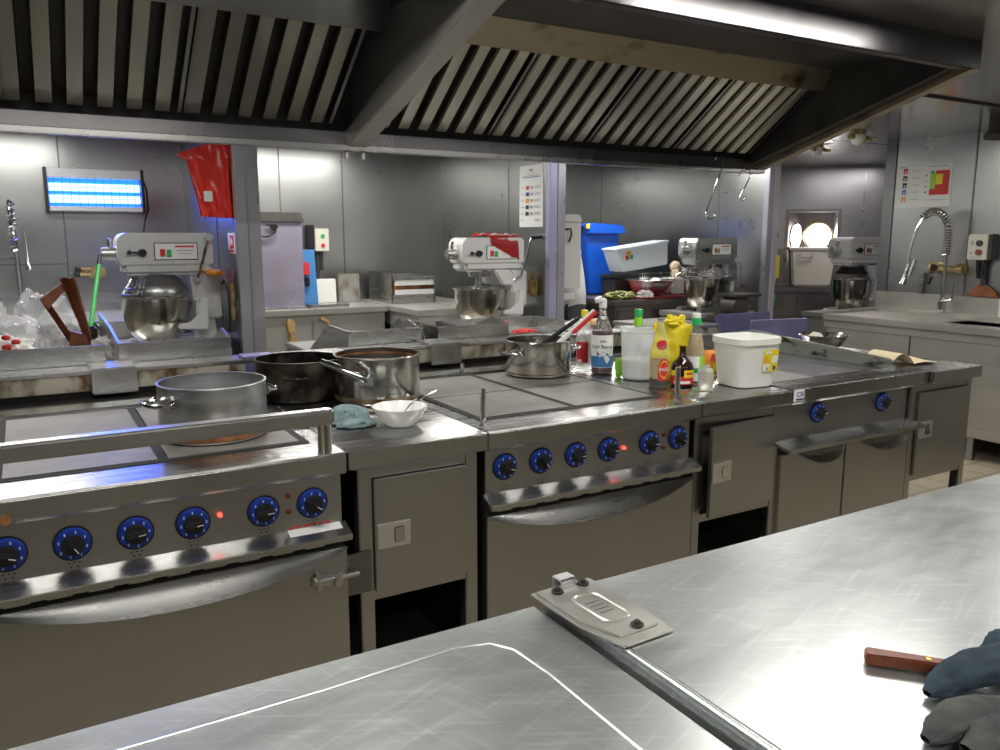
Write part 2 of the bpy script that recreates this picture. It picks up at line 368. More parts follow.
struct('window_frame', 'brass', hull(lambda m: ring(m, (.34, .28, 1.51), .135, .165, .03)), wd)
struct('pane', 'day', hull(lambda m: disc(m, (.34, .285, 1.51), .137, .02)), wd)
struct('window_sash', 'chrome', hull(lambda m: (ring(m, (.09, .16, 1.51), .12, .145, .02, 1.05), m.cyl((.07, .2, 1.64), (.07, .2, 1.70), .012))), wd)
struct('pane', 'day', hull(lambda m: disc(m, (.09, .16, 1.51), .122, .012, 1.05)), wd)

# ------------------------------------------------------------------ cooking line
def arc_lip(m, x0, x1, z, sag, out=.036, y=-.004, n=28):
    def fn(u, v):
        t = 2 * u - 1; w = (1 - abs(t) ** 2.2); h = .006 + (sag + .006) * w
        return (x0 + (x1 - x0) * u, y - out * w * v ** .8 - .002, z - h * v)
    m.grid(n, 7, fn, .003)
def knob_parts(t, x, z, y=.02, ang=0.):
    def dial(m):
        m.use('dial').cyl((x, y, z), (x, y - .016, z), .041, .037, 36, .002)
        m.use('black').cyl((x, y, z), (x, y - .004, z), .044, .044, 36)
        m.use('tick')
        for k in range(8):
            a = ang + k * PI / 4
            m.box((x + .031 * math.sin(a) - .0016, y - .0168, z + .031 * math.cos(a) - .0035), (x + .031 * math.sin(a) + .0016, y - .0155, z + .031 * math.cos(a) + .0035))
    k = part('knob', 'dial', t, dial)
    def grip(m):
        m.use('black').cyl((x, y - .015, z), (x, y - .024, z), .0265, .0245, 28, .003)
        m.at((x, y - .030, z), ry=ang).box((-.008, -.008, -.024), (.008, .010, .024), .004)
        m.use('white').box((-.0008, -.0086, .004), (.0008, -.0078, .020))
    part('grip', 'black', k, grip)
def marks(m, x, z, y=.0195):
    for dx in (-.012, 0, .011):
        m.box((x + dx - .003, y - .0006, z - .066), (x + dx + .003, y, z - .0635))
    m.box((x - .01, y - .0006, z - .077), (x - .006, y, z - .073)); m.box((x + .005, y - .0006, z - .077), (x + .009, y, z - .073))
def electric_range(x0, label, rail, front=None):
    x1 = x0 + .895; f0, f1 = front or (x0, x1)
    t = thing('electric_range', label, 'range', (x0 + .45, .5, 0), 'electric ranges in the cooking line')
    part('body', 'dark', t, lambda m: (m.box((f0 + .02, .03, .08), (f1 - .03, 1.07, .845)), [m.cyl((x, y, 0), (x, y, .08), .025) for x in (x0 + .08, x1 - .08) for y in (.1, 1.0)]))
    part('worktop', 'top', t, lambda m: (m.prism([(0, .90), (0, .85), (.006, .842), (.03, .842), (.03, .87), (1.09, .87), (1.09, .90), (.006, .905)], 'x', x0, x1, .002), m.box((x0 + .01, .975, .90), (x1 - .01, 1.085, .912), .004)))
    part('hotplate_surround', 'gap', t, lambda m: m.box((x0 + .05, .155, .901), (x0 + .84, .945, .9065)))
    for i in (0, 1):
        for j in (0, 1):
            xa = (x0 + .065, x0 + .452)[i]; ya = (.175, .553)[j]
            part('hotplate', 'iron', t, lambda m: m.box((xa, ya, .902), (xa + .365, ya + .372, .9095), .003))
    part('control_panel', 'front', t, lambda m: m.box((f0 + .015, .02, .690), (f1 - .012, .035, .845), .002))
    def mk(m):
        m.use('black')
        for kx in (.068, .205, .345, .482, .663, .798): marks(m, x0 + kx, .783)
    part('panel_marking', 'black', t, mk)
    for q, (kx, a) in enumerate(((.068, 1.9), (.205, 2.6), (.345, 1.45), (.482, 1.5), (.663, 1.5), (.798, 2.2))):
        knob_parts(t, x0 + kx, .769 if x0 < 0 else .782, .02, a)
    part('indicator_lamp', 'red_on', t, lambda m: m.cyl((x0 + .55, .02, .778), (x0 + .55, .012, .778), .006, .005, 14))['label'] = 'lit red indicator lamp'
    for z in (.80, .755): part('indicator_lamp', 'red_off', t, lambda m: m.cyl((x0 + .731, .02, z), (x0 + .731, .013, z), .0075, .006, 14))['label'] = 'unlit dark red indicator lamp'
    part('drip_ledge', 'steel', t, lambda m: m.prism([(.022, .700), (.022, .688), (-.033, .662), (-.040, .662), (-.040, .679), (-.022, .685)], 'x', f0 + .005, f1 - .002, .0015))
    def vent(m):
        m.use('gap').box((f0 + .015, .008, .632), (f1 - .015, .03, .688))
        m.use('steel')
        for k in range(9): m.box((f0 + .05 + k * .09, .004, .641), (f0 + .105 + k * .09, .010, .6475))
    part('vent_strip', 'gap', t, vent)
    d = part('oven_door', 'front', t, lambda m: m.box((f0 + .008, -.004, .20), (f1 - .008, .03, .632), .003))
    part('door_handle', 'steel', d, lambda m: arc_lip(m, f0 + .008, f1 - .006, .632, .055))
    part('plinth', 'front', t, lambda m: m.box((f0 + .015, .04, .08), (f1 - .015, .05, .195)))
    if rail:
        r = part('guard_rail', 'steel', t, lambda m: (m.box((x0 - .5, .0, .988), (x1 - .028, .045, 1.031), .006)))
        for x in (x0 + .84, x0 + .03): part('rail_post', 'chrome', r, lambda m: (m.cyl((x - .008, .022, .903), (x - .008, .022, .989), .010), m.cyl((x + .012, .022, .903), (x + .012, .022, .989), .010)))
        part('warning_sticker', 'enamel', t, lambda m: (m.use('enamel').poly([(x1 - .17, -.012, .6905), (x1 - .02, -.012, .6905), (x1 - .02, .0195, .7005), (x1 - .17, .0195, .7005)]), m.use('red'), [m.box((x1 - .165 + k * .021, .0180, .703), (x1 - .152 + k * .021, .0195, .709)) for k in range(6)]))
        part('scorch_mark', 'rust', t, lambda m: m.cyl((x0 + .073, -.0008, .857), (x0 + .073, .001, .857), .013, seg=14))
        la = part('door_latch', 'steel', t, lambda m: (m.box((x1 - .115, -.012, .53), (x1 - .02, -.003, .562), .002), m.cyl((x1 - .11, -.016, .548), (x1 + .02, -.016, .548), .008), m.box((x1 - .055, -.03, .525), (x1 - .035, -.01, .56), .003)))
        part('latch_bracket', 'steel', la, lambda m: m.box((x1 - .105, -.022, .520), (x1 - .09, -.004, .575), .002))
    else:
        for x, y, h in ((x0 + .044, .115, .118), (x0 + .826, .06, .13), (x0 + .427, .99, .05)):
            part('rail_post', 'chrome', t, lambda m: m.cyl((x, y, .902), (x, y, .903 + h), .0095, bev=.002))
    return t
electric_range(-.16, 'electric range with guard rail along its front, aluminium pot on its hotplates', True)
electric_range(1.195, 'electric range without guard rail, between two narrow cabinets, steel casserole on it', False, (1.178, 2.064))

def recess_handle(m, xa, xb, za, zb, y):
    w = (xb - xa)
    m.use('clip').box((xa, y - .004, za), (xb, y, zb), .001)
    m.use('gap').box((xa + w * .32, y - .0035, za + (zb - za) * .2), (xb - w * .12, y - .0028, zb - (zb - za) * .2))
    m.use('chrome').box((xa + w * .50, y - .007, za + (zb - za) * .2), (xb - w * .2, y - .0035, zb - (zb - za) * .2), .002)
def cabinet(x0, x1, label, yf=0., ajar=0., zb=.44, upstand=False, bracket=False, lip=None, span=None):
    lip = yf if lip is None else lip
    t = thing('worktop_cabinet', label, 'cabinet', ((x0 + x1) / 2, .5, 0), 'narrow cabinets in the cooking line')
    part('worktop', 'top', t, lambda m: m.prism([(lip, .90), (lip, .852), (lip + .006, .846), (lip + .03, .846), (lip + .03, .87), (1.09, .87), (1.09, .90), (lip + .006, .903)], 'x', x0 + .001, x1 - .001, .002))
    if span: x0, x1 = span
    for x in (x0 + .03, x1 - .075):
        for y in (yf + .012, 1.0): part('leg', 'front', t, lambda m: m.box((x, y, 0), (x + .042, y + .042, .85), .003))
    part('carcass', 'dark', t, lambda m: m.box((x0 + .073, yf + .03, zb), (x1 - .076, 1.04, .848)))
    if x1 > 3.5: part('side_panel', 'front', t, lambda m: m.box((x1 - .03, yf + .055, zb), (x1 - .022, 1.03, .846)))
    part('top_rail', 'front', t, lambda m: m.box((x0 + .07, yf + .014, .815), (x1 - .074, yf + .04, .85))); part('bottom_rail', 'front', t, lambda m: m.box((x0 + .07, yf + .014, zb), (x1 - .074, yf + .04, zb + .03)))
    mb = MB(); W = x1 - x0 - .15
    d = part('door', 'front', t, lambda m: m.at((x1 - .076, yf + .012, 0), rz=ajar).box((-W, -.012, zb + .028), (0, .004, .812), .002))
    def hd(m):
        m.at((x1 - .076, yf + .012, 0), rz=ajar); recess_handle(m, -W + .006, -W + .11, .60, .675, -.012)
    part('handle', 'steel', d, hd)
    part('shelf', 'dark', t, lambda m: m.box((x0 + .04, yf + .05, .12), (x1 - .04, 1.03, .14)))
    if bracket:
        part('hasp_plate', 'seam', t, lambda m: (m.box((x0 - .02, yf + .002, .475), (x0 + .062, yf + .01, .60), .002), [m.cyl((x0 + a, yf + .003, b), (x0 + a, yf - .001, b), .005, seg=10) for a in (0, .042) for b in (.50, .54, .58)]))
    return t
cabinet(.741, 1.193, 'narrow steel cabinet under the teal cloth and white bowl', bracket=True)
cabinet(2.092, 2.575, 'narrow steel cabinet below the white bucket, door slightly ajar', ajar=math.radians(5), span=(2.040, 2.562))
t = cabinet(3.479, 3.866, 'narrow steel cabinet at the right end of the cooking line, past the griddle', yf=-.008, zb=.40, lip=-.022, span=(3.335, 3.868))
part('upstand', 'filmblue', t, lambda m: m.prism([(3.41, .90), (3.866, .90), (3.866, 1.04), (3.41, 1.05)], 'y', .985, .997))
# griddle
t = thing('griddle', 'black griddle with sooty splash walls, two blue dials and twin doors', 'griddle', (3.03, .5, 0))
g0, g1 = 2.577, 3.477
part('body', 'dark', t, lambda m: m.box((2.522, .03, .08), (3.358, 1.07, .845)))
part('worktop', 'top', t, lambda m: m.prism([(0, .905), (0, .85), (.006, .842), (.03, .842), (.03, .87), (1.09, .87), (1.09, .90), (.006, .909)], 'x', g0, g1 - .002, .002))
part('griddle_plate', 'griddle', t, lambda m: m.box((g0 + .16, .15, .90), (g1 - .115, .90, .909)))
part('worn_plate', 'iron', t, lambda m: m.box((g0 + .02, .14, .90), (g0 + .30, .55, .9105)))
part('splash_wall', 'sootwall', t, lambda m: (m.prism([(.085, .90), (.085, .935), (.13, .955), (.92, 1.005), (.95, 1.005), (.95, .90)], 'x', g1 - .117, g1 - .102, .002), m.box((g0 + .0, .94, .90), (g1 - .102, .955, 1.0), .002)))
part('control_panel', 'front', t, lambda m: m.box((2.522, .02, .69), (3.358, .035, .845), .002))
for x, a in ((2.753, 1.4), (3.179, 1.5)): knob_parts(t, x, .792, .02, a)
part('drip_ledge', 'steel', t, lambda m: m.prism([(.022, .70), (.022, .69), (-.06, .668), (-.066, .668), (-.066, .684), (-.05, .686)], 'x', 2.50, 3.375, .0015))
for xa, xb in ((2.525, 2.918), (2.924, 3.357)):
    d = part('door', 'front', t, lambda m: m.box((xa, -.002, .2), (xb, .028, .645), .003))
    part('door_handle', 'steel', d, lambda m: arc_lip(m, xa + .10, xb - .002, .645, .04, .035))
part('vent_strip', 'gap', t, lambda m: m.box((2.525, .005, .645), (3.355, .03, .69)))
bd = part('badge', 'paper', t, lambda m: m.use('paper').box((g0 + .003, -.003, .856), (g0 + .066, .0005, .902), .001))
text('badge_lettering', 'CXI', .028, 'navy', bd, (g0 + .040, -.0035, .884), (PI / 2, 0, 0))
part('badge_stripe', 'navy', bd, lambda m: m.box((g0 + .016, -.0042, .862), (g0 + .064, -.003, .868)))

# service duct at the back of the line
t = thing('service_duct', 'long greasy duct with box covers running behind the cooking line', 'duct', (1.0, 1.27, 0))
part('duct_beam', 'greasy', t, lambda m: (m.box((-1.2, 1.20, .935), (3.4, 1.34, .998), .003)))
part('duct_lid', 'steel', t, lambda m: m.box((-1.2, 1.19, .998), (3.4, 1.345, 1.012), .003))
part('duct_base', 'dark', t, lambda m: (m.box((-1.2, 1.25, 0), (3.4, 1.33, .935)), m.box((-1.2, 1.092, .86), (3.4, 1.25, .905))))
for x in (-1.05, .18, 1.56, 2.75): part('joint_cover', 'steel', t, lambda m: m.box((x, 1.165, .925), (x + .155, 1.35, 1.022), .004))

part('bracket', 'filmblue', t, lambda m: (m.box((.735, 1.20, 1.013), (.86, 1.30, 1.022), .002), m.box((.74, 1.195, .955), (.855, 1.20, 1.02), .002)))
solo('pink_film', 'pinkfilm', lambda m: m.grid(14, 14, lambda u, v: (1.10 - .02 * abs(noise.noise(Vector((u * 6, v * 3, 2)))), 2.96 + .42 * u, 1.30 - .14 * v + .02 * noise.noise(Vector((u * 7, 1, 1)))), .001), 'crumpled pink translucent film on the partition below the fire sign', 'film')
# rear row: appliances with three-sided upstands, seen from behind
def rear(x0, x1, label, mat='steel', zt=1.097, side=(1, 1), deep=1.):
    t = thing('rear_cooker', label, 'cooker', ((x0 + x1) / 2, 1.9, 0), 'appliances behind the service duct')
    part('body', 'front', t, lambda m: m.box((x0 - .02, 1.36, .0), (x1 + .02, 2.3, .90), .004))
    part('worktop', 'iron', t, lambda m: m.box((x0 - .02, 1.36, .90), (x1 + .02, 2.32, .925), .004))
    def g(m):
        m.box((x0, 1.352, .92), (x1, 1.364, zt), .002)
        if side[0]: m.prism([(1.36, .925), (1.36, zt), (1.75, zt + .035), (2.25, zt + .05), (2.25, .925)] if deep == 1 else [(1.36, .925), (1.36, zt), (1.64, zt + .005), (1.95, .925)], 'x', x0, x0 + .01)
        if side[1]: m.prism([(1.36, .925), (1.36, zt), (1.5, zt + .025), (1.75, zt - .06), (2.2, .925)], 'x', x1 - .01, x1)
    part('splash_guard', mat, t, g)
    return t
rear(-.72, .245, 'steel appliance upstand holding the clear plastic bags, behind the duct', side=(1, 0), zt=1.088)
rear(.292, .722, 'steel appliance with high side guards in front of the large grey mixer', zt=1.088)
rear(1.235, 1.60, 'pale steel upstand with sloping sides behind the polished saucepan', zt=1.079, side=(1, 1), deep=0)
rear(1.685, 2.08, 'ribbed steel upstand between the pale upstand and the steel casserole', zt=1.074, side=(1, 1), deep=0)
t = rear(3.52, 3.97, 'film-blue steel upstand behind the griddle, beside the grey column', mat='filmblue', zt=1.045, side=(0, 0))
for i, (a, b) in enumerate((((1.655, 1.50), .35), ((1.655, 1.75), .25))):
    solo('loose_plate', 'steel', lambda m: m.at((a[0] - .02, a[1] - .02, .93), rz=PI / 2 - .04, rx=-.0).prism([(-.15, 0), (.10, 0), (.08, .125 - .01 * i), (-.05, .165)], 'y', 0, .006), ('grey steel plate leaning between the two upstands, front one', 'grey steel plate leaning between the two upstands, rear one')[i], 'plate', 'leaning steel plates')
# sheet tray frame behind the casserole
t = thing('steel_tray', 'wide shallow steel tray with red things in it, behind the casserole', 'tray', (2.45, 1.85, .93))
def tray(m):
    x0, x1, y0, y1, z0, z1 = 2.12, 2.82, 1.47, 2.28, .93, 1.0
    m.box((x0, y0, z0), (x1, y1, z0 + .006))
    for a, b in (((x0, y0, z0), (x1, y0 + .012, z1)), ((x0, y1 - .012, z0), (x1, y1, z1)), ((x0, y0, z0), (x0 + .012, y1, z1)), ((x1 - .012, y0, z0), (x1, y1, z1))): m.box(a, b, .003)
part('tray_pan', 'steel', t, tray)
part('tray_stand', 'front', t, lambda m: m.box((2.1, 1.42, 0), (2.84, 2.3, .93), .004))

# ------------------------------------------------------------------ hood
HX0, HX1 = -1.3, 3.3
t = thing('extractor_hood', 'steel extractor canopy with slanted baffle filters above the cooking line', 'hood', (1.2, .4, CZ))
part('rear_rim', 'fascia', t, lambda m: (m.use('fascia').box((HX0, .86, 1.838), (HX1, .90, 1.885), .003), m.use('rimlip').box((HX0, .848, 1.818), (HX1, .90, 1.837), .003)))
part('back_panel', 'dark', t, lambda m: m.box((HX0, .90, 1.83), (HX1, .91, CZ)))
part('end_plate', 'hood', t, lambda m: (m.prism([(.90, 1.822), (.90, CZ), (-.19, CZ), (-.19, 2.15)], 'x', HX1 - .012, HX1)))
part('end_rim', 'stain', t, lambda m: m.prism([(.90, 1.822), (.90, 1.85), (-.19, 2.172), (-.19, 2.145)], 'x', HX1 - .045, HX1 + .003))
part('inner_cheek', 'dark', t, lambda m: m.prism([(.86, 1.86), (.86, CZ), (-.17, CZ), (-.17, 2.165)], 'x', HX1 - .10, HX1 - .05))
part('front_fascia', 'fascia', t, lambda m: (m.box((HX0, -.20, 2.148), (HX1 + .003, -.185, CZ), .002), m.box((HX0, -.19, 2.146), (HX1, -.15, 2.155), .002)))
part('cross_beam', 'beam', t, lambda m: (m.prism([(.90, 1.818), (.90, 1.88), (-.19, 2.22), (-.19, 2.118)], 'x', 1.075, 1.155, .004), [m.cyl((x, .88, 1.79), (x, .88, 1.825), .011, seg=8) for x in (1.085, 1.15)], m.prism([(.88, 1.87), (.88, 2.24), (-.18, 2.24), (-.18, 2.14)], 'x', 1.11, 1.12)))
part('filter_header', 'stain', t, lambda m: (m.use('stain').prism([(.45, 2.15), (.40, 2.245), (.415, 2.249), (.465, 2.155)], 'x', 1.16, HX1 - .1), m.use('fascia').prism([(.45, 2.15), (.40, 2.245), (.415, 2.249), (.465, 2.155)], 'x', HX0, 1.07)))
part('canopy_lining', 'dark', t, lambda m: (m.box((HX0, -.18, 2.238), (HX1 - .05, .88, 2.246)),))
def filt(xa, n, pitch, key='slat'):
    p0 = Vector((0, .836, 1.908)); p1 = Vector((0, .45, 2.175)); d = p1 - p0; nrm = Vector((0, -d.z, d.y)).normalized()   # toward the room
    if nrm.y > 0: nrm = -nrm
    L = n * pitch
    def g(m):
        m.use('filtergap')
        q = nrm * -.045
        m.poly([(xa, p0.y + q.y, p0.z + q.z), (xa + L, p0.y + q.y, p0.z + q.z), (xa + L, p1.y + q.y, p1.z + q.z), (xa, p1.y + q.y, p1.z + q.z)])
        m.use(key)
        for k in range(n):
            x = xa + k * pitch
            ww = pitch * .57
            m.X = Matrix.Translation(p0) @ Matrix.Rotation(math.atan2(d.z, -d.y) * -1 , 4, 'X')
            # local -y runs up the slope, local +z inward
            m.prism([(x + .004, 0), (x + ww, 0), (x + ww + .004, .012), (x + ww, .003), (x + .004, .003), (x, .012)], 'y', -d.length, 0)
        m.X = Matrix.Identity(4)
        m.use('hood')
        for x in (xa - .003, xa + L - .012): m.at().prism([(p0.y, p0.z), (p1.y, p1.z), (p1.y - nrm.y * .03, p1.z - nrm.z * .03), (p0.y - nrm.y * .03, p0.z - nrm.z * .03)], 'x', x, x + .012)
    return part('baffle_filter', 'slat', t, g)
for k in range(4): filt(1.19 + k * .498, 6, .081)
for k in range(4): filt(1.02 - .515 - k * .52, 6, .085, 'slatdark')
for (hx, zt, zb, hr, cat) in ((2.95, 1.885, 1.605, .03, 'long thin steel hook hanging from the hood rim, the bigger one'), (3.135, 1.83, 1.686, .018, 'short thin steel hook hanging from the hood rim, near its right corner')):
    lean = -.10 if hr > .02 else -.06
    pts = [(hx - .0, .875, zt - .03), (hx + .012, .855, zt), (hx + .022, .82, zt + .002), (hx + .02, .812, zt - .03)]
    n = 8
    for k in range(n): pts.append((hx + .015 + lean * k / n, .812, zt - .04 - (zt - .05 - zb) * k / n))
    for k in range(11):
        a = PI + PI * k / 10 * 1.1; pts.append((hx + .015 + lean + hr + hr * math.cos(a), .812, zb + hr * math.sin(a) * 1.0 + .01))
    solo('hook', 'chrome', lambda m: m.tube(pts, .0032, 8), cat, 'hook', 'hooks on the hood rim')

# ------------------------------------------------------------------ pots
def pot(name, x, y, r, h, mat, label, z=.9095, cat='pot', base=None, wall=.004, bandfrac=.12, roundb=.012):
    t = thing(name, label, cat, (x, y, z))
    part('pan_body', mat, t, lambda m: m.lathe([(0, 0.002), (r - roundb, .002), (r - roundb * .3, roundb * .35), (r, roundb), (r, h - .006), (r + .003, h - .003), (r + .002, h), (r - wall, h), (r - wall, .012), (r - wall - .01, .006), (0, .006)], (x, y, z), 56))
    if base: part('scorched_base', base, t, lambda m: m.lathe([(0, 0), (r - roundb, 0), (r + .001, roundb * .9), (r + .0012, h * bandfrac), (r + .0004, h * bandfrac + .004)], (x, y, z), 56))
    return t
def loop_handle(t, x, y, z, r, ang, wide=.055, out=.045, rad=.007, drop=0, mat='chrome'):
    def g(m):
        m.at((x, y, z), rz=ang)
        pts = [(r - .002, -wide, 0), (r + out * .7, -wide, -drop * .5), (r + out, -wide * .7, -drop), (r + out * 1.1, 0, -drop), (r + out, wide * .7, -drop), (r + out * .7, wide, -drop * .5), (r - .002, wide, 0)]
        m.tube(pts, rad, 10)
        for s in (-1, 1): m.cyl((r - .001, s * wide, 0), (r + .006, s * wide, 0), rad * 2.1, rad * 1.4, 12)
    part('handle', mat, t, g)
t = pot('stock_pot', .458, .386, .155, .167, 'alu', 'wide dull aluminium pot behind the guard rail of the range', base='rust', bandfrac=.24)
loop_handle(t, .458, .386, 1.03, .155, math.radians(200), .05); loop_handle(t, .458, .386, 1.03, .155, math.radians(20), .05)
t = pot('blackened_pot', .862, .872, .157, .150, 'blackpot', 'blackened pot with sooty sides behind the teal cloth', z=.903)
loop_handle(t, .862, .872, 1.00, .157, math.radians(250), .035, .03, .006, 0, 'blackpot'); loop_handle(t, .862, .872, 1.00, .157, math.radians(70), .035, .03, .006, 0, 'blackpot')
t = pot('saucepan', 1.103, .68, .157, .173, 'pot', 'polished tall saucepan with long handle, stained base, between cloth and hotplates', z=.903, base='potburn', bandfrac=.14)
hx, hy = -.83, -.56
def longh(m):
    sx, sy = 1.103 + hx * .156, .68 + hy * .156
    pts = [(1.103 - .02 * 0 + -.60 * .157, .68 - .80 * .157, .903 + .095), (1.103 - .128, .68 - .175, .903 + .115), (1.103 - .165, .68 - .15, .903 + .135), (1.103 - .20, .68 - .11, .903 + .152), (1.103 - .235, .68 - .07, .903 + .168)]
    m.tube(pts, [.010, .013, .013, .013, .011], 12)
    m.at((pts[0][0], pts[0][1], pts[0][2]), rz=math.atan2(-.80, -.60)).box((-.004, -.035, -.022), (.008, .035, .022), .008)
part('handle', 'chrome', t, longh)
loop_handle(t, 1.103, .68, 1.03, .157, math.radians(75), .035, .03, .006)
part('sauce_stain', 'rust', t, lambda m: m.lathe([(.1528, .150), (.153, .154), (.1528, .158)], (1.103, .68, .903), 56))
t = pot('casserole', 1.898, .80, .143, .155, 'pot', 'shiny steel casserole with two loop handles on the rear hotplate', base='potburn', bandfrac=.1, roundb=.02)
loop_handle(t, 1.898, .80, 1.012, .143, math.radians(190), .045, .05, .006, -.012); loop_handle(t, 1.898, .80, 1.012, .143, math.radians(-5), .045, .05, .006, -.012)
t = thing('red_handled_tool', 'red and white handled tool leaning in the steel casserole', 'tool', (1.95, .78, .93))
part('tool_blade', 'chrome', t, lambda m: m.tube([(1.86, .80, .925), (1.97, .745, 1.05)], .006, 8))
part('handle', 'white', t, lambda m: (m.use('white').tube([(1.965, .748, 1.045), (2.115, .69, 1.185)], .012, 10), m.use('red').tube([(2.02, .715, 1.092), (2.115, .678, 1.182)], .010, 10)))
t = thing('black_handled_tool', 'black handled tool leaning in the steel casserole', 'tool', (1.9, .8, .93))
part('tool_blade', 'chrome', t, lambda m: m.tube([(1.83, .83, .925), (1.925, .80, 1.045)], .006, 8))
part('handle', 'black', t, lambda m: m.tube([(1.92, .80, 1.04), (2.07, .745, 1.15)], .010, 10))
t = thing('bowl', 'small white porcelain bowl on the narrow steel cabinet', 'bowl', (1.0, .235, .9))
part('bowl_body', 'porcelain', t, lambda m: m.lathe([(0, .002), (.04, 0), (.045, .004), (.07, .03), (.085, .056), (.089, .064), (.086, .064), (.066, .032), (.042, .009), (0, .008)], (1.0, .235, .9035), 48))
t = thing('spoon', 'thin steel spoon resting in the white bowl', 'spoon', (1.0, .235, .93))
part('spoon_stem', 'chrome', t, lambda m: m.tube([(1.0, .225, .935), (1.05, .262, .962), (1.21, .39, .972)], .0028, 8))
part('spoon_bowl', 'chrome', t, lambda m: m.blob((.99, .217, .926), (.022, .016, .005), 0, 1, 3))
# rumpled cloths
def cloth(name, mat, c, sx, sy, h, seed, label, rz=0, freq=5., roll=False):
    def g(m):
        m.at(c, rz=rz)
        def fn(u, v):
            x, y = (u - .5) * 2, (v - .5) * 2
            e = max(0, 1 - (abs(x) ** 2.6 + abs(y) ** 2.6)); q = Vector((x * freq * .35 + seed, y * freq * .35, seed * 1.7))
            rd = abs(noise.noise(q)) * 1.2 + .5 * abs(noise.noise(q * 2.3))
            z = h * (e ** .45) * (.55 + .75 * rd) + .004
            w = 1 + .18 * noise.noise(Vector((x * 2 + seed, y * 2, 3.3)))
            return (x * sx * w, y * sy * w, max(.003, z))
        m.grid(44, 44, fn, .0)
        m.box((-sx * .5, -sy * .5, .0005), (sx * .5, sy * .5, .002))
    return solo(name, mat, g, label, 'cloth', ang=80)
def drape(lobes, seed, zmin=.9235, amp=.22):
    def g(m):
        for pts, rr in lobes:
            n = 16; P = [Vector(p) for p in pts]
            def fn(u, v):
                k = u * (len(P) - 1); i = min(int(k), len(P) - 2); fr = k - i
                c = P[i].lerp(P[i + 1], fr); R = rr[i] * (1 - fr) + rr[i + 1] * fr
                a = 2 * PI * v; nz = 1 + amp * noise.noise(Vector((u * 5 + seed, math.cos(a) * 1.6, math.sin(a) * 1.6))) + .10 * noise.noise(Vector((u * 14 + seed, math.cos(a) * 4, math.sin(a) * 4)))
                t = (P[i + 1] - P[i]).normalized(); s = Vector((-t.y, t.x, 0)).normalized()
                q = c + s * (R * 1.15 * math.cos(a) * nz) + Vector((0, 0, R * .62 * math.sin(a) * nz))
                q.z = max(q.z, zmin); return q
            m.grid(34, 36, fn)
    return g
solo('cleaning_cloth', 'tealcloth', drape([([(.80, .35, .912), (.83, .355, .925), (.87, .36, .938), (.90, .34, .930), (.925, .30, .912)], [.012, .04, .05, .04, .010]), ([(.81, .30, .912), (.85, .29, .916), (.90, .285, .914), (.935, .275, .91)], [.01, .03, .025, .008]), ([(.86, .42, .918), (.895, .37, .935), (.92, .32, .922)], [.012, .022, .010])], 7., .905, .42), 'faded teal rag folded in front of the blackened pot and saucepan', 'cloth', ang=80)
solo('dark_blue_cloth', 'darkblue', drape([([(.940, -1.571, .930), (.955, -1.574, .936), (.985, -1.580, .945), (1.03, -1.588, .95), (1.09, -1.60, .95), (1.2, -1.62, .945)], [.006, .016, .023, .028, .03, .03]), ([(1.075, -1.565, .945), (1.11, -1.572, .955), (1.16, -1.59, .95)], [.008, .020, .03])], 2.), 'dark blue rag heaped on the table over the knife blade', 'cloth', ang=80)
solo('grey_green_cloth', 'greycloth', drape([([(.848, -1.626, .930), (.868, -1.629, .937), (.90, -1.634, .944), (.94, -1.642, .944), (1.0, -1.66, .94)], [.006, .017, .024, .024, .02]), ([(.86, -1.668, .935), (.89, -1.672, .943), (.94, -1.68, .945), (1.0, -1.70, .94)], [.010, .022, .03, .03])], 5.), 'grey-green rag below the dark blue rag at the table corner', 'cloth', ang=80)

# ------------------------------------------------------------------ bottles and tubs on the worktop
def bottle(name, x, y, prof, mat, label, z=.9035, capprof=None, capmat='white', fill=None, fillmat='soy', bands=(), seg=28, cat='bottle'):
    t = thing(name, label, cat, (x, y, z))
    part('glass_body', mat, t, lambda m: m.lathe([(0, .001)] + prof, (x, y, z), seg))
    if capprof: part('cap', capmat, t, lambda m: m.lathe(capprof, (x, y, z), seg))
    if fill: part('contents', fillmat, t, lambda m: m.lathe(fill, (x, y, z), seg))
    return t
def wrap(m, x, y, z, r, z0, z1, a0, a1, n=14):
    m.grid(n, 2, lambda u, v: (x + r * math.cos(a0 + (a1 - a0) * u), y + r * math.sin(a0 + (a1 - a0) * u), z + z0 + (z1 - z0) * v))
def facing(x, y): return math.atan2(-2.105 - y, -x)      # azimuth of the aisle side where the labels face
# fish sauce
x, y, z = 2.186, .724, .9035
t = bottle('fish_sauce_bottle', x, y, [(.044, .001), (.047, .006), (.047, .17), (.044, .195), (.030, .225), (.018, .255), (.014, .285), (.014, .30)], 'glass', 'clear sauce bottle with fish label and open white flip cap', fill=[(0, .003), (.043, .003), (.0455, .008), (.0455, .17), (.043, .19), (0, .19)], fillmat='sauce', capprof=[(0, .33), (.014, .33), (.017, .325), (.017, .29), (.0145, .288)], capmat='white')
part('flip_lid', 'white', t, lambda m: (m.at((x - .03, y - .01, z + .325), ry=-.5).lathe([(0, .012), (.016, .012), (.019, .004), (.019, -.004), (0, -.004)]), ))
fa = facing(x, y)
lb = part('bottle_label', 'paper', t, lambda m: (m.use('paper'), wrap(m, x, y, z, .0477, .028, .172, fa - 1.5, fa + 1.5), m.use('bluemid'), wrap(m, x, y, z, .0480, .030, .078, fa - 1.5, fa + 1.5), m.use('grey'), wrap(m, x, y, z, .0481, .140, .150, fa - .2, fa + .4)))
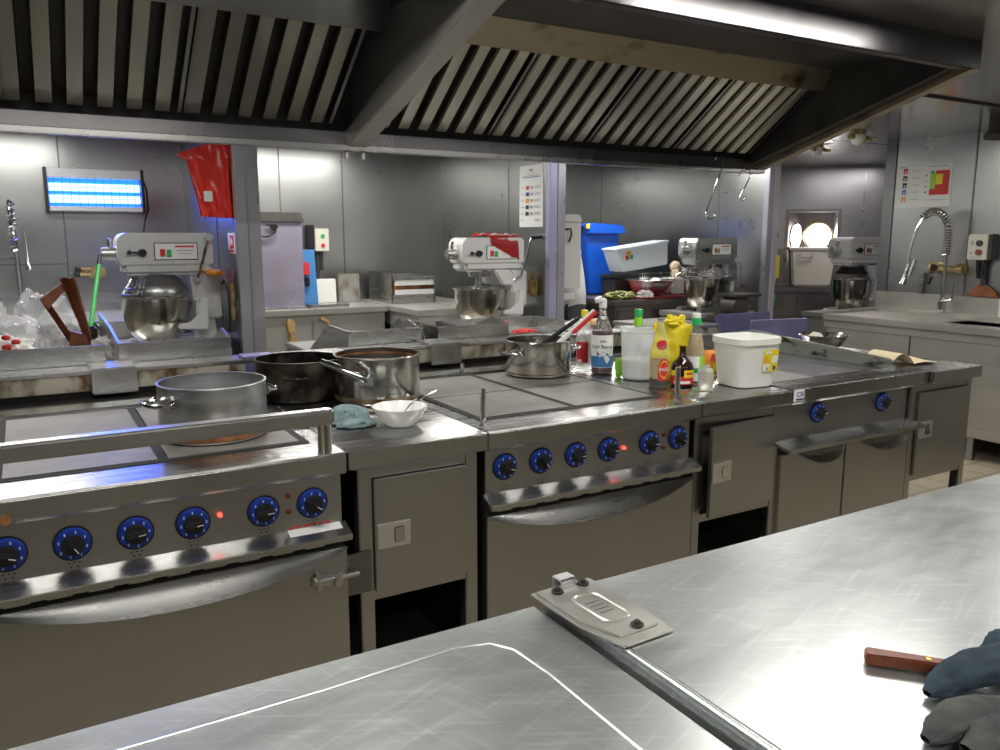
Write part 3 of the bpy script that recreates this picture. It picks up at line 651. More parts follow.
def fish(m):
    q = lambda s, h: (x + .0486 * math.cos(fa + s), y + .0486 * math.sin(fa + s), z + h)
    m.use('bluemid').poly([q(.9, .070), q(.5, .094), (q(.1, .098)), q(-.25, .088), q(.1, .078), q(.5, .062)])
    m.use('navy').poly([q(-.25, .088), q(-.5, .105), q(-.45, .086), q(-.55, .072)])
    m.use('paper').poly([q(.8, .066), q(.5, .083), q(.1, .086), q(.3, .058), q(.5, .045)])
part('label_picture', 'bluemid', t, fish)
text('label_lettering', 'Fish Sauce', .022, 'black', t, (x + .0492 * math.cos(fa), y + .0492 * math.sin(fa), z + .122), (PI / 2, 0, fa + PI / 2), sx=.95)
# red label bottle with yellow cap
x, y = 2.193, .866; fa = facing(x, y)
t = bottle('red_label_bottle', x, y, [(.034, .001), (.037, .005), (.037, .15), (.034, .175), (.018, .215), (.013, .235), (.013, .245)], 'frost', 'cloudy bottle with red label and yellow cap beside the red handled tool', capprof=[(0, .268), (.014, .268), (.016, .264), (.016, .236), (.014, .235)], capmat='yellow')
part('bottle_label', 'red', t, lambda m: (m.use('red'), wrap(m, x, y, z, .0376, .03, .125, fa - 1.2, fa + .5), m.use('paper'), wrap(m, x, y, z, .038, .032, .045, fa - .9, fa - .3)))
# green necked bottle behind the tub
x, y = 2.285, .60; fa = facing(x, y)
t = bottle('green_cap_bottle', x, y, [(.030, .001), (.032, .006), (.032, .13), (.028, .165), (.017, .205), (.013, .235), (.013, .26)], 'glass', 'clear bottle with green cap standing behind the white tub', capprof=[(0, .288), (.017, .288), (.018, .284), (.018, .255), (.014, .254)], capmat='green')
part('neck_band', 'lime', t, lambda m: m.lathe([(.0185, .215), (.019, .218), (.017, .253), (.0145, .255)], (x, y, z), 24))
solo('green_lighter', 'lime', lambda m: m.box((2.168, .585, .9035), (2.195, .612, .985), .006), 'small lime green plastic pack between sauce bottle and tub', 'pack')
# white translucent tub
x, y = 2.211, .537
x, y = 2.225, .52
t = thing('plastic_tub', 'translucent white tub without lid, half full, among the bottles', 'tub', (x, y, z))
part('tub_body', 'frost', t, lambda m: m.lathe([(0, .001), (.062, .001), (.068, .006), (.078, .20), (.082, .205), (.082, .213), (.078, .213), (.075, .2), (.066, .01), (0, .008)], (x, y, z), 40))
part('contents', 'white', t, lambda m: m.lathe([(0, .010), (.064, .010), (.070, .085), (0, .086)], (x, y, z), 40))
# bottle with red and yellow oval label
x, y = 2.176, .335; fa = facing(x, y)
t = bottle('seasoning_bottle', x, y, [(.036, .001), (.038, .006), (.038, .12), (.035, .15), (.024, .20), (.015, .24), (.014, .265), (.016, .268), (.016, .275)], 'glass', 'tall open clear bottle with red oval label, dark sauce at bottom', fill=[(0, .003), (.035, .003), (.0365, .008), (.0365, .035), (0, .036)], fillmat='soy')
part('residue', 'amber', t, lambda m: m.lathe([(.0367, .036), (.0367, .11)], (x, y, z), 28))
def oval(m, cz, rs, rz_, r, key, off=0):
    m.use(key); n = 24
    m.poly([(x + r * math.cos(fa + off + rs * math.cos(2 * PI * k / n)), y + r * math.sin(fa + off + rs * math.cos(2 * PI * k / n)), z + cz + rz_ * math.sin(2 * PI * k / n)) for k in range(n)])
part('bottle_label', 'red', t, lambda m: (m.use('red'), wrap(m, x, y, z, .0386, .030, .070, fa - .1, fa + 1.2), [wrap(m, x, y, z, .0388, .075 - .045 * math.sqrt(max(0, 1 - ((k + .5) / 6 - 1) ** 2)), .075 + .045 * math.sqrt(max(0, 1 - ((k + .5) / 6 - 1) ** 2)), fa - .1 + k * .108, fa - .1 + (k + 1) * .108, 3) for k in range(12)], m.use('yellow'), [wrap(m, x, y, z, .0392, .075 - .036 * math.sqrt(max(0, 1 - ((k + .5) / 5 - 1) ** 2)) , .075 + .036 * math.sqrt(max(0, 1 - ((k + .5) / 5 - 1) ** 2)), fa + .05 + k * .1, fa + .05 + (k + 1) * .1, 3) for k in range(10)], m.use('red'), [wrap(m, x, y, z, .0395, .075 - .031 * math.sqrt(max(0, 1 - ((k + .5) / 5 - 1) ** 2)) , .075 + .031 * math.sqrt(max(0, 1 - ((k + .5) / 5 - 1) ** 2)), fa + .10 + k * .09, fa + .10 + (k + 1) * .09, 3) for k in range(10)]))
text('label_lettering', 'MAGGI', .019, 'paper', t, (x + .0402 * math.cos(fa + .5), y + .0402 * math.sin(fa + .5), z + .075), (PI / 2, 0, fa + .5 + PI / 2), sx=.75)
part('neck_spot', 'red', t, lambda m: [wrap(m, x, y, z, .0305, .172 - .020 * math.sqrt(max(0, 1 - ((k + .5) / 4 - 1) ** 2)), .172 + .020 * math.sqrt(max(0, 1 - ((k + .5) / 4 - 1) ** 2)), fa - .45 + k * .2, fa - .45 + (k + 1) * .2, 3) for k in range(8)])
# dark sauce bottle
x, y = 2.267, .30; fa = facing(x, y)
t = bottle('dark_sauce_bottle', x, y, [(.044, .001), (.046, .006), (.046, .075), (.040, .095), (.022, .112), (.014, .125), (.012, .155), (.014, .157), (.014, .164), (0, .164)], 'soy', 'short dark brown sauce bottle with long neck and yellow red label')
part('bottle_label', 'red', t, lambda m: (m.use('red'), wrap(m, x, y, z, .0466, .012, .045, fa - 1.3, fa + 1.3), m.use('yellow'), wrap(m, x, y, z, .0466, .046, .068, fa - 1.3, fa - .5), wrap(m, x, y, z, .0466, .040, .070, fa + .2, fa + 1.3), m.use('red'), wrap(m, x, y, z, .0469, .052, .060, fa + .4, fa + 1.1), m.use('paper'), wrap(m, x, y, z, .0469, .016, .026, fa - .7, fa + .8)))
# vinegar bottle
x, y = 2.346, .31; fa = facing(x, y)
t = bottle('vinegar_bottle', x, y, [(.035, .001), (.037, .006), (.037, .12), (.032, .165), (.022, .21), (.014, .235), (.013, .25)], 'glass', 'tapering clear bottle with green and white cap, green label', fill=[(0, .003), (.034, .003), (.0355, .008), (.0355, .12), (.031, .16), (.021, .205), (0, .206)], fillmat='amber', capprof=[(.0, .292), (.014, .292), (.017, .288), (.017, .273), (.0145, .272)], capmat='white')
part('cap_ring', 'green', t, lambda m: m.lathe([(.0145, .272), (.018, .272), (.019, .262), (.019, .244), (.014, .243)], (x, y, z), 24))
part('bottle_label', 'paper', t, lambda m: (m.use('paper'), wrap(m, x, y, z, .0375, .014, .118, fa - 1.4, fa + 1.4), m.use('lime'), wrap(m, x, y, z, .0378, .014, .118, fa + .5, fa + 1.4), m.use('green'), wrap(m, x, y, z, .0380, .05, .07, fa - 1.4, fa + .6), m.use('dark'), wrap(m, x, y, z, .0380, .008, .016, fa - 1.4, fa + 1.4)))
# yellow bag
def ybag(m):
    cx_, cy_ = 2.31, .405
    def side(s):
        def fn(u, v):
            xx = (u - .5); wd_ = .085 * (1 - .12 * v); pinch = (1 - v) ** .0
            bulge = .045 * math.sin(PI * min(1, max(0, u))) * (1 - v ** 3) + .010 * noise.noise(Vector((u * 6, v * 7, s * 3)))
            return (cx_ + xx * 2 * wd_ * .86 + .010 * noise.noise(Vector((v * 6, 2, s))), cy_ - xx * .09 + s * bulge * .8, z + .002 + .245 * v + (.02 * noise.noise(Vector((u * 5, 9, 0))) if v > .95 else 0))
        return fn
    m.grid(18, 18, side(-1)); m.grid(18, 18, side(1))
t = thing('seasoning_bag', 'bright yellow crumpled plastic bag, clipped at top, behind the sauce bottles', 'bag', (2.31, .405, z))
part('bag_body', 'yellow', t, ybag)
part('bag_knot', 'yellow', t, lambda m: (m.blob((2.31, .40, z + .25), (.05, .02, .02), .5, 3, 3, 4), m.blob((2.285, .40, z + .27), (.014, .01, .012), .4, 3, 3, 8), m.blob((2.345, .395, z + .265), (.016, .01, .014), .4, 3, 3, 9)))
# ribbed upturned jar
x, y = 2.273, .173
t = thing('ribbed_jar', 'small ribbed clear plastic bottle with screw neck, in front of the bucket', 'jar', (x, y, z))
part('jar_body', 'jarp', t, lambda m: m.lathe([(0, .001), (.026, .001), (.029, .004)] + [(.0285 + .0022 * (k % 2), .012 + k * .0075) for k in range(10)] + [(.026, .088), (.016, .093), (.015, .102), (0, .102)], (x, y, z), 28))
# bucket
x, y = 2.508, .19; fa = facing(x, y) 
t = thing('bucket', 'white square-sided plastic bucket with yellow label, open top', 'bucket', (x, y, z))
def bucket(m):
    n = 48
    def sq(a, r, k=4.):
        c, s = math.cos(a), math.sin(a); return r / (abs(c) ** k + abs(s) ** k) ** (1 / k)
    rot = -.09
    prof = [(0, .002), (.088, .002), (.094, .008), (.112, .172), (.118, .176), (.118, .20), (.112, .202), (.108, .196), (.09, .012), (0, .01)]
    tb = bmesh.new(); R = []
    for r, h in prof:
        if r == 0: R.append([tb.verts.new((x, y, z + h))])
        else: R.append([tb.verts.new((x + sq(2 * PI * k / n, r) * math.cos(2 * PI * k / n + rot), y + .92 * sq(2 * PI * k / n, r) * math.sin(2 * PI * k / n + rot), z + h)) for k in range(n)])
    for A, B in zip(R, R[1:]):
        for k in range(n):
            k2 = (k + 1) % n
            if len(A) == 1: tb.faces.new([A[0], B[k2], B[k]])
            elif len(B) == 1: tb.faces.new([A[k], A[k2], B[0]])
            else: tb.faces.new([A[k], A[k2], B[k2], B[k]])
    bmesh.ops.recalc_face_normals(tb, faces=tb.faces[:]); m._in(tb)
part('bucket_body', 'white', t, bucket)
def blabel(m):
    c = Vector((x, y, z)); a = -.09 - PI / 2
    nrm = Vector((math.cos(a), math.sin(a), 0)); tg = Vector((-nrm.y, nrm.x, 0))
    def q(u, h, e=0): 
        r = .92 * (.094 + .018 * (h - .008) / .164) + .0025 + e
        return c + nrm * r + tg * u + Vector((0, 0, h))
    def rect(key, u0, u1, h0, h1, e): m.use(key).poly([q(u0, h0, e), q(u1, h0, e), q(u1, h1, e), q(u0, h1, e)])
    rect('yellow', .0, .078, .065, .155, .0); rect('paper', .003, .036, .068, .098, .0006); rect('paper', .045, .075, .10, .13, .0006)
    for k in range(3): rect('orange', .006, .034 - .006 * k, .104 + k * .009, .108 + k * .009, .0006)
    rect('grey', .020, .030, .072, .084, .0012); rect('navy', .055, .068, .072, .088, .0012); rect('paper', .01, .04, .138, .15, .0006)
part('bucket_label', 'yellow', t, blabel)
def snack(m):
    def fn(s):
        return lambda u, v: (2.545 + (u - .5) * .07, .42 - (u - .5) * .03 + s * .022 * math.sin(PI * u) * math.sin(PI * v), z + .001 + .112 * v + .006 * noise.noise(Vector((u * 5, v * 5, s))))
    m.use('orange').grid(12, 12, fn(-1)); m.grid(12, 12, fn(1))
    m.use('red').grid(5, 5, lambda u, v: (2.525 + u * .03, .397 - u * .01, z + .07 + .03 * v)); m.use('yellow').grid(5, 5, lambda u, v: (2.535 + u * .03, .394 - u * .01, z + .025 + .03 * v))
solo('snack_packet', 'orange', snack, 'small orange and red packet behind the ribbed jar, beside the bucket', 'packet')
# steel bowl and paper at the right end
t = thing('mixing_bowl', 'shiny steel bowl with pink lump on the end cabinet, past the griddle', 'bowl', (3.70, .75, .903))
bx, by = 3.70, .74
part('bowl_body', 'pot', t, lambda m: m.lathe([(0, .001), (.06, .001), (.09, .02), (.128, .072), (.135, .076), (.131, .080), (.122, .072), (.085, .024), (.055, .008), (0, .007)], (bx, by, .903), 48))
solo('pink_lump', 'cream', lambda m: m.blob((bx - .03, by + .03, .955), (.04, .04, .035), .3, 3, 3, 2), 'pale pink lump lying in the shiny steel bowl', 'lump')
def paper(m):
    m.grid(30, 16, lambda u, v: (3.42 + .32 * u + .03 * v, .15 + .17 * v - .03 * u, .906 + .055 * max(0, math.sin(PI * min(1, (u + .02) * 2.0))) ** .8 * (u < .5) + .020 * (u > .42) * math.sin(PI * min(1, max(0, (u - .42) / .56))) * (.4 + v) + .003), 0)
solo('baking_paper', 'palewood', paper, 'creased tan baking paper over the end of the griddle wall', 'paper')
M['tan'] = plain('tan_paper', (.66, .55, .36), .6)
bpy.data.objects['baking_paper'].data.materials[0] = M['tan']

# ------------------------------------------------------------------ foreground tables
t = thing('lower_table', 'lower steel table with raised inner border, at the bottom edge', 'table', (-.3, -1.6, 0), 'steel tables in front of the cooking line')
part('table_top', 'table', t, lambda m: m.box((-1.4, -2.0, .86), (.683, -1.055, .90), .006))
def border(m):
    pts = [(-1.2, -1.135), (.30, -1.128), (.50, -1.118), (.555, -1.13), (.578, -1.165), (.585, -1.25), (.585, -1.95)]
    m.tube([(a, b, .8955) for a, b in pts], .0062, 12)
part('raised_border', 'table', t, border)
for px_ in (-1.3, .6):
    for py_ in (-1.95, -1.12): part('leg', 'front', t, lambda m: m.box((px_, py_, 0), (px_ + .045, py_ + .045, .86), .004))
t = thing('higher_table', 'higher steel table with bright scratched top, knife and rags on it', 'table', (1.5, -1.6, 0), 'steel tables in front of the cooking line')
part('table_top', 'table', t, lambda m: (m.box((.70, -2.0, .872), (2.9, -1.065, .92), .004)))
part('rolled_edge', 'table', t, lambda m: (m.cyl((.6985, -2.0, .913), (.6985, -1.064, .913), .0075, seg=18), m.box((.691, -2.0, .868), (.70, -1.066, .912))))
for px_ in (.74, 2.8):
    for py_ in (-1.95, -1.12): part('leg', 'front', t, lambda m: m.box((px_, py_, 0), (px_ + .045, py_ + .045, .872), .004))
# steel clip plate bolted on the table corner
t = thing('clip_plate', 'embossed steel bracket plate with bolts on the higher table corner', 'bracket', (.75, -1.17, .92))
def clip(m):
    m.at((.7295, -1.062, .9215), rz=math.radians(2))
    L = .213
    m.prism([(-.062, .0), (.060, .0), (.060, -L * .72), (.050, -L), (-.045, -L), (-.062, -L * .6)], 'z', 0, .004, .001)
    m.prism([(-.054, -.004), (.052, -.004), (.052, -L * .70), (.040, -L * .90), (-.036, -L * .90), (-.054, -L * .6)], 'z', .0035, .0072, .0015)
    n = 20
    pts = []
    w_, y0, y1, r = .024, -.055, -.155, .018
    for cx_, cy_, a0 in ((w_ - r, y0 - r, 0), (-w_ + r, y0 - r, 90), (-w_ + r, y1 + r, 180), (w_ - r, y1 + r, 270)):
        for k in range(6): a = math.radians(a0 + k * 18); pts.append((cx_ + r * math.cos(a), cy_ + r * math.sin(a), .0072))
    m.tube(pts, .0032, 6, True)
part('plate', 'clip', t, clip)
part('stamp', 'hood', t, lambda m: (m.at((.7295, -1.062, .9215), rz=math.radians(2)), [m.box((-.014 + .0 * k, -.085 - k * .012, .0070), (.013, -.083 - k * .012, .0077)) for k in range(4)]))
for bx_, by_ in ((-.025, -.025), (.030, -.022), (.008, -.18)):
    part('bolt', 'dark', t, lambda m: (m.at((.7295, -1.062, .9215), rz=math.radians(2)), m.cyl((bx_, by_, .008), (bx_, by_, .016), .0065, .005, 12, .001), m.cyl((bx_, by_, .008), (bx_, by_, .0105), .010, seg=16)))
part('hook_tab', 'enamel', t, lambda m: (m.at((.70, -1.058, .90), rz=.05), m.box((.018, .0, -.03), (.05, .004, .042), .002), m.box((.018, -.022, .038), (.05, .004, .042), .0015), m.box((.018, -.022, .020), (.05, -.018, .042), .0015)))
# knife
t = thing('knife', 'wooden handled knife with two brass rivets, blade under the blue rag', 'knife', (1.0, -1.5, .92))
ka = math.atan2(-1.545 + 1.462, 1.035 - .962)
def khandle(m):
    m.at((.955, -1.472, .9225), rz=ka)
    m.prism([(0, -.009), (.004, -.0115), (.05, -.0095), (.108, -.0085), (.112, -.006), (.112, .008), (.108, .0095), (.05, .011), (.006, .013), (0, .010)], 'z', 0, .0165, .003)
part('handle', 'wood', t, khandle)
for kx in (.078, .1): part('rivet', 'brass', t, lambda m: (m.at((.955, -1.472, .9225), rz=ka), m.cyl((kx, 0, .0160), (kx, 0, .0172), .0038, seg=14)))['label'] = 'round brass rivet'
part('blade', 'chrome', t, lambda m: (m.at((.955, -1.472, .9225), rz=ka), m.prism([(.108, -.007), (.24, -.012), (.30, .004), (.24, .010), (.108, .006)], 'z', .007, .0092)))
M['brassbright'] = plain('bright_brass', (.85, .60, .15), .25, 1)
for o in bpy.data.objects:
    if o.name.startswith('rivet'): o.data.materials[0] = M['brassbright']

# ------------------------------------------------------------------ bay one
t = thing('bug_zapper', 'glowing blue ultraviolet insect killer on the back wall', 'insect killer', (.5, YB - .05, 1.68))
zx0, zx1, zz0, zz1 = .185, .82, 1.685, 1.985
part('housing', 'enamel', t, lambda m: (m.box((zx0, YB - .10, zz1 - .065), (zx1, YB, zz1), .004), m.box((zx0, YB - .10, zz0), (zx1, YB, zz0 + .035), .004), m.box((zx0, YB - .02, zz0), (zx1, YB - .002, zz1))))
for x in (zx0 - .012, zx1 - .01): part('end_cap', 'black', t, lambda m: m.box((x, YB - .115, zz0 - .008), (x + .022, YB, zz1 + .008), .004))
part('glow_panel', 'uvback', t, lambda m: m.box((zx0 + .02, YB - .03, zz0 + .035), (zx1 - .02, YB - .021, zz1 - .065)))
for z_ in (zz0 + .088, zz0 + .172): part('tube', 'uv', t, lambda m: m.cyl((zx0 + .02, YB - .06, z_), (zx1 - .02, YB - .06, z_), .027, seg=20))
part('grille', 'bluemid', t, lambda m: ([m.cyl((zx0 + .05 + k * .053, YB - .097, zz0 + .03), (zx0 + .05 + k * .053, YB - .097, zz1 - .06), .0022, seg=6) for k in range(11)], [m.cyl((zx0 + .01, YB - .097, zz0 + .05 + k * .04), (zx1 - .01, YB - .097, zz0 + .05 + k * .04), .0018, seg=6) for k in range(4)]))
part('power_cord', 'black', t, lambda m: m.tube([(.83, YB - .02, 1.95), (.86, YB - .015, 1.85), (.86, YB - .012, 1.70), (.83, YB - .012, 1.62), (.81, YB - .012, 1.5), (.80, YB - .012, 1.35)], .006, 8))
solo('spray_hose_tap', 'chrome', lambda m: (m.tube([(-.03, YB - .22, .951), (-.035, YB - .22, 1.35), (-.05, YB - .22, 1.70), (-.05, YB - .2, 1.74), (-.03, YB - .17, 1.72)], .016, 10), m.tube([(-.045 + .022 * math.cos(k * 1.1), YB - .22 + .022 * math.sin(k * 1.1), 1.38 + k * .006) for k in range(60)], .007, 6), m.tube([(.02, YB - .25, 1.55), (.025, YB - .25, 1.32), (.03, YB - .26, 1.27)], [.01, .012, .018], 10), m.tube([(-.035, YB - .22, 1.36), (-.14, YB - .1, 1.34), (-.16, YB, 1.34)], .008, 8)), 'tall chrome spring spray tap at the left edge by the back wall', 'tap')
t = thing('pipe_valve', 'small brass pipe valve on the back wall behind the green brush', 'valve', (.45, YB - .04, 1.25))
part('valve_body', 'brass', t, lambda m: (m.box((.41, YB - .05, 1.19), (.53, YB, 1.28), .012), m.cyl((.36, YB - .06, 1.265), (.43, YB - .06, 1.265), .014), m.cyl((.35, YB - .06, 1.225), (.43, YB - .06, 1.225), .014)))
part('valve_knob', 'black', t, lambda m: (m.cyl((.325, YB - .06, 1.265), (.365, YB - .06, 1.265), .016), m.cyl((.315, YB - .06, 1.225), (.355, YB - .06, 1.225), .016)))
M['counter'] = metal('bay_counter_steel', (.52, .515, .48), .03, (2, 2, 20), (.3, .4)); M['counter'].node_tree.nodes['Principled BSDF'].inputs['Metallic'].default_value = .6
def bench(name, x0, x1, y0, y1, zt, label, mat='counter', doors=(), cat='counter', group='steel counters in the rear bays', top='counter'):
    t = thing(name, label, cat, ((x0 + x1) / 2, (y0 + y1) / 2, 0), group)
    part('worktop', top, t, lambda m: m.box((x0, y0, zt - .045), (x1, y1, zt), .004))
    part('carcass', mat, t, lambda m: m.box((x0 + .02, y0 + .03, 0), (x1 - .02, y1, zt - .045)))
    for (a, b) in doors: part('door', mat, t, lambda m: m.box((a, y0 + .018, .14), (b, y0 + .03, zt - .09), .003))
    return t
bench('counter', -2.9, .80, 3.75, YB - .004, .95, 'steel counter along the back wall below the insect killer')
part('upstand', 'steel', bpy.data.objects['counter'], lambda m: (m.box((-2.9, YB - .024, .95), (.80, YB - .005, 1.08)),))
bench('mixer_bench', .42, 1.06, 2.95, 3.745, .83, 'low steel bench carrying the large grey mixer')
# green handled brush
t = thing('green_brush', 'green handled brush leaning behind the brown packet', 'brush', (.26, 2.4, .93))
part('handle', 'lime', t, lambda m: m.tube([(.262, 2.40, 1.05), (.335, 2.55, 1.36)], .011, 10))
bpy.data.objects[t.children[0].name].data.materials[0] = plain('brush_green', (.06, .55, .12), .35)
part('handle_tip', 'black', t, lambda m: m.tube([(.335, 2.55, 1.36), (.345, 2.57, 1.41)], [.012, .008], 10))
part('brush_head', 'black', t, lambda m: (m.box((.235, 2.36, .93), (.29, 2.44, 1.06), .01), m.tube([(.29, 2.40, 1.07), (.33, 2.2, 1.03), (.36, 2.0, .99)], .012, 8)))
# bags behind the left upstand
def plastic_bag(c, r, seed, amp=.35):
    def g(m): m.blob(c, r, amp, 2.6, 5, seed, .927)
    return g
solo('clear_bag', 'film', plastic_bag((-.17, 1.72, 1.07), (.17, .11, .14), 3, .45), 'large crumpled clear plastic bag lying in the steel upstand', 'bag', 'clear plastic bags in the upstand')
solo('clear_bag', 'film', plastic_bag((.05, 2.05, 1.07), (.12, .10, .17), 6, .4), 'crumpled clear plastic bag leaning on the brown packet', 'bag', 'clear plastic bags in the upstand')
def packet(m):
    m.blob((-.10, 1.45, 1.07), (.10, .04, .06), .3, 3, 4, 8, .93)
solo('printed_bag', 'paper', packet, 'white plastic bag with red print at the left edge', 'bag')
part('red_print', 'red', bpy.data.objects['printed_bag'], lambda m: [m.blob((-.05 - .03 * (k % 2), 1.408, 1.075 + .018 * k), (.016, .010, .010), .3, 3, 2, k) for k in range(4)])
def brownbag(m):
    m.use('brown')
    m.prism([(.045, 1.24), (.17, 1.33), (.175, 1.31), (.075, 1.195)], 'y', 1.83, 1.86)
    m.grid(14, 14, lambda u, v: (.155 + .075 * v + (.03 - .02 * v) * (u - .5) * 2, 1.80 - .04 * u + .02 * math.sin(6 * u), 1.33 - .33 * v + .01 * noise.noise(Vector((u * 4, v * 6, 2)))), .003)
    m.grid(14, 14, lambda u, v: (.06 + .10 * v + .03 * (u - .5), 1.86 + .02 * math.sin(4 * u), 1.24 - .20 * v), .003)
    m.use('paper').grid(10, 14, lambda u, v: (.215 + .06 * v + .02 * u, 1.80, 1.10 - .14 * v), .002)
    m.use('brown').prism([(.13, .93), (.25, .93), (.21, 1.08), (.15, 1.10)], 'y', 1.80, 1.86)
solo('brown_packet', 'brown', brownbag, 'torn brown foil packet standing at the corner of the upstand', 'packet')
solo('crumpled_wrapper', 'film', lambda m: m.blob((.262, 1.66, 1.0), (.05, .06, .075), .5, 4, 4, 11, .905), 'white crumpled wrapper stuck between the two steel upstands', 'wrapper')
# red bag, fire sign and valve on the first partition
def redbag(m):
    L = [(.84, 1.985), (.90, 1.955), (.93, 1.80), (.955, 1.69), (.965, 1.625)]
    def fn(s):
        def g(u, v):
            k = v * (len(L) - 1); i = min(int(k), len(L) - 2); fr = k - i
            xl = L[i][0] * (1 - fr) + L[i + 1][0] * fr; zl = L[i][1] * (1 - fr) + L[i + 1][1] * fr
            zr = 2.075 - .46 * v; e = math.sin(PI * u) ** .6
            x = xl + (1.126 - xl) * u; z = zl + (zr - zl) * min(1, u * 1.3)
            return (x, 3.05 + s * (.012 + .05 * e * (.5 + .5 * v)) + .03 * noise.noise(Vector((u * 6, v * 2.5, s))) + .10 * (1 - u), z)
        return g
    m.grid(24, 24, fn(-1)); m.grid(24, 24, fn(1))
t = thing('red_bag', 'glossy red plastic bag hung high on the partition beside the insect killer', 'bag', (1.0, 3.3, 1.6))
part('bag_body', 'redbag', t, redbag)
part('bag_label', 'paper', t, lambda m: m.at((.985, 3.012, 1.74), rz=-.5).box((-.025, -.002, -.03), (.025, .0, .03)))
t = thing('fire_sign', 'small red and white fire hose sign on the partition', 'sign', (1.07, 3.0, 1.42))
part('sign_plate', 'paper', t, lambda m: m.box((1.118, 2.985, 1.40), (1.1245, 3.17, 1.525), .001))
part('sign_symbol', 'red', t, lambda m: (m.box((1.1165, 3.01, 1.43), (1.1182, 3.12, 1.51)), m.box((1.1165, 3.0, 1.408), (1.1182, 3.155, 1.422))))
part('sign_detail', 'paper', t, lambda m: (m.at((1.1158, 3.06, 1.47)), m.cyl((0, 0, 0), (.001, 0, 0), .02, seg=16), m.box((0, .025, -.03), (.001, .04, .03))))
solo('yellow_rag', 'orange', lambda m: m.blob((1.01, 3.1, 1.285), (.05, .09, .02), .3, 3, 3, 5), 'orange rag lying on top of the large grey mixer', 'rag')
t = thing('wall_valve', 'brass water valve with black hose on the partition beside the mixer', 'valve', (1.06, 2.96, 1.1))
part('valve_body', 'brass', t, lambda m: (m.cyl((1.09, 3.0, 1.00), (1.09, 3.0, 1.22), .02), m.cyl((1.09, 3.0, 1.12), (1.09, 3.0, 1.16), .032), m.cyl((1.09, 3.0, 1.03), (1.09, 3.0, 1.06), .03)))
part('hose', 'black', t, lambda m: m.tube([(1.03, 2.99, 1.22), (1.04, 2.95, 1.25), (1.055, 2.93, 1.18), (1.055, 2.93, 1.0), (1.05, 2.95, .93)], .008, 8))

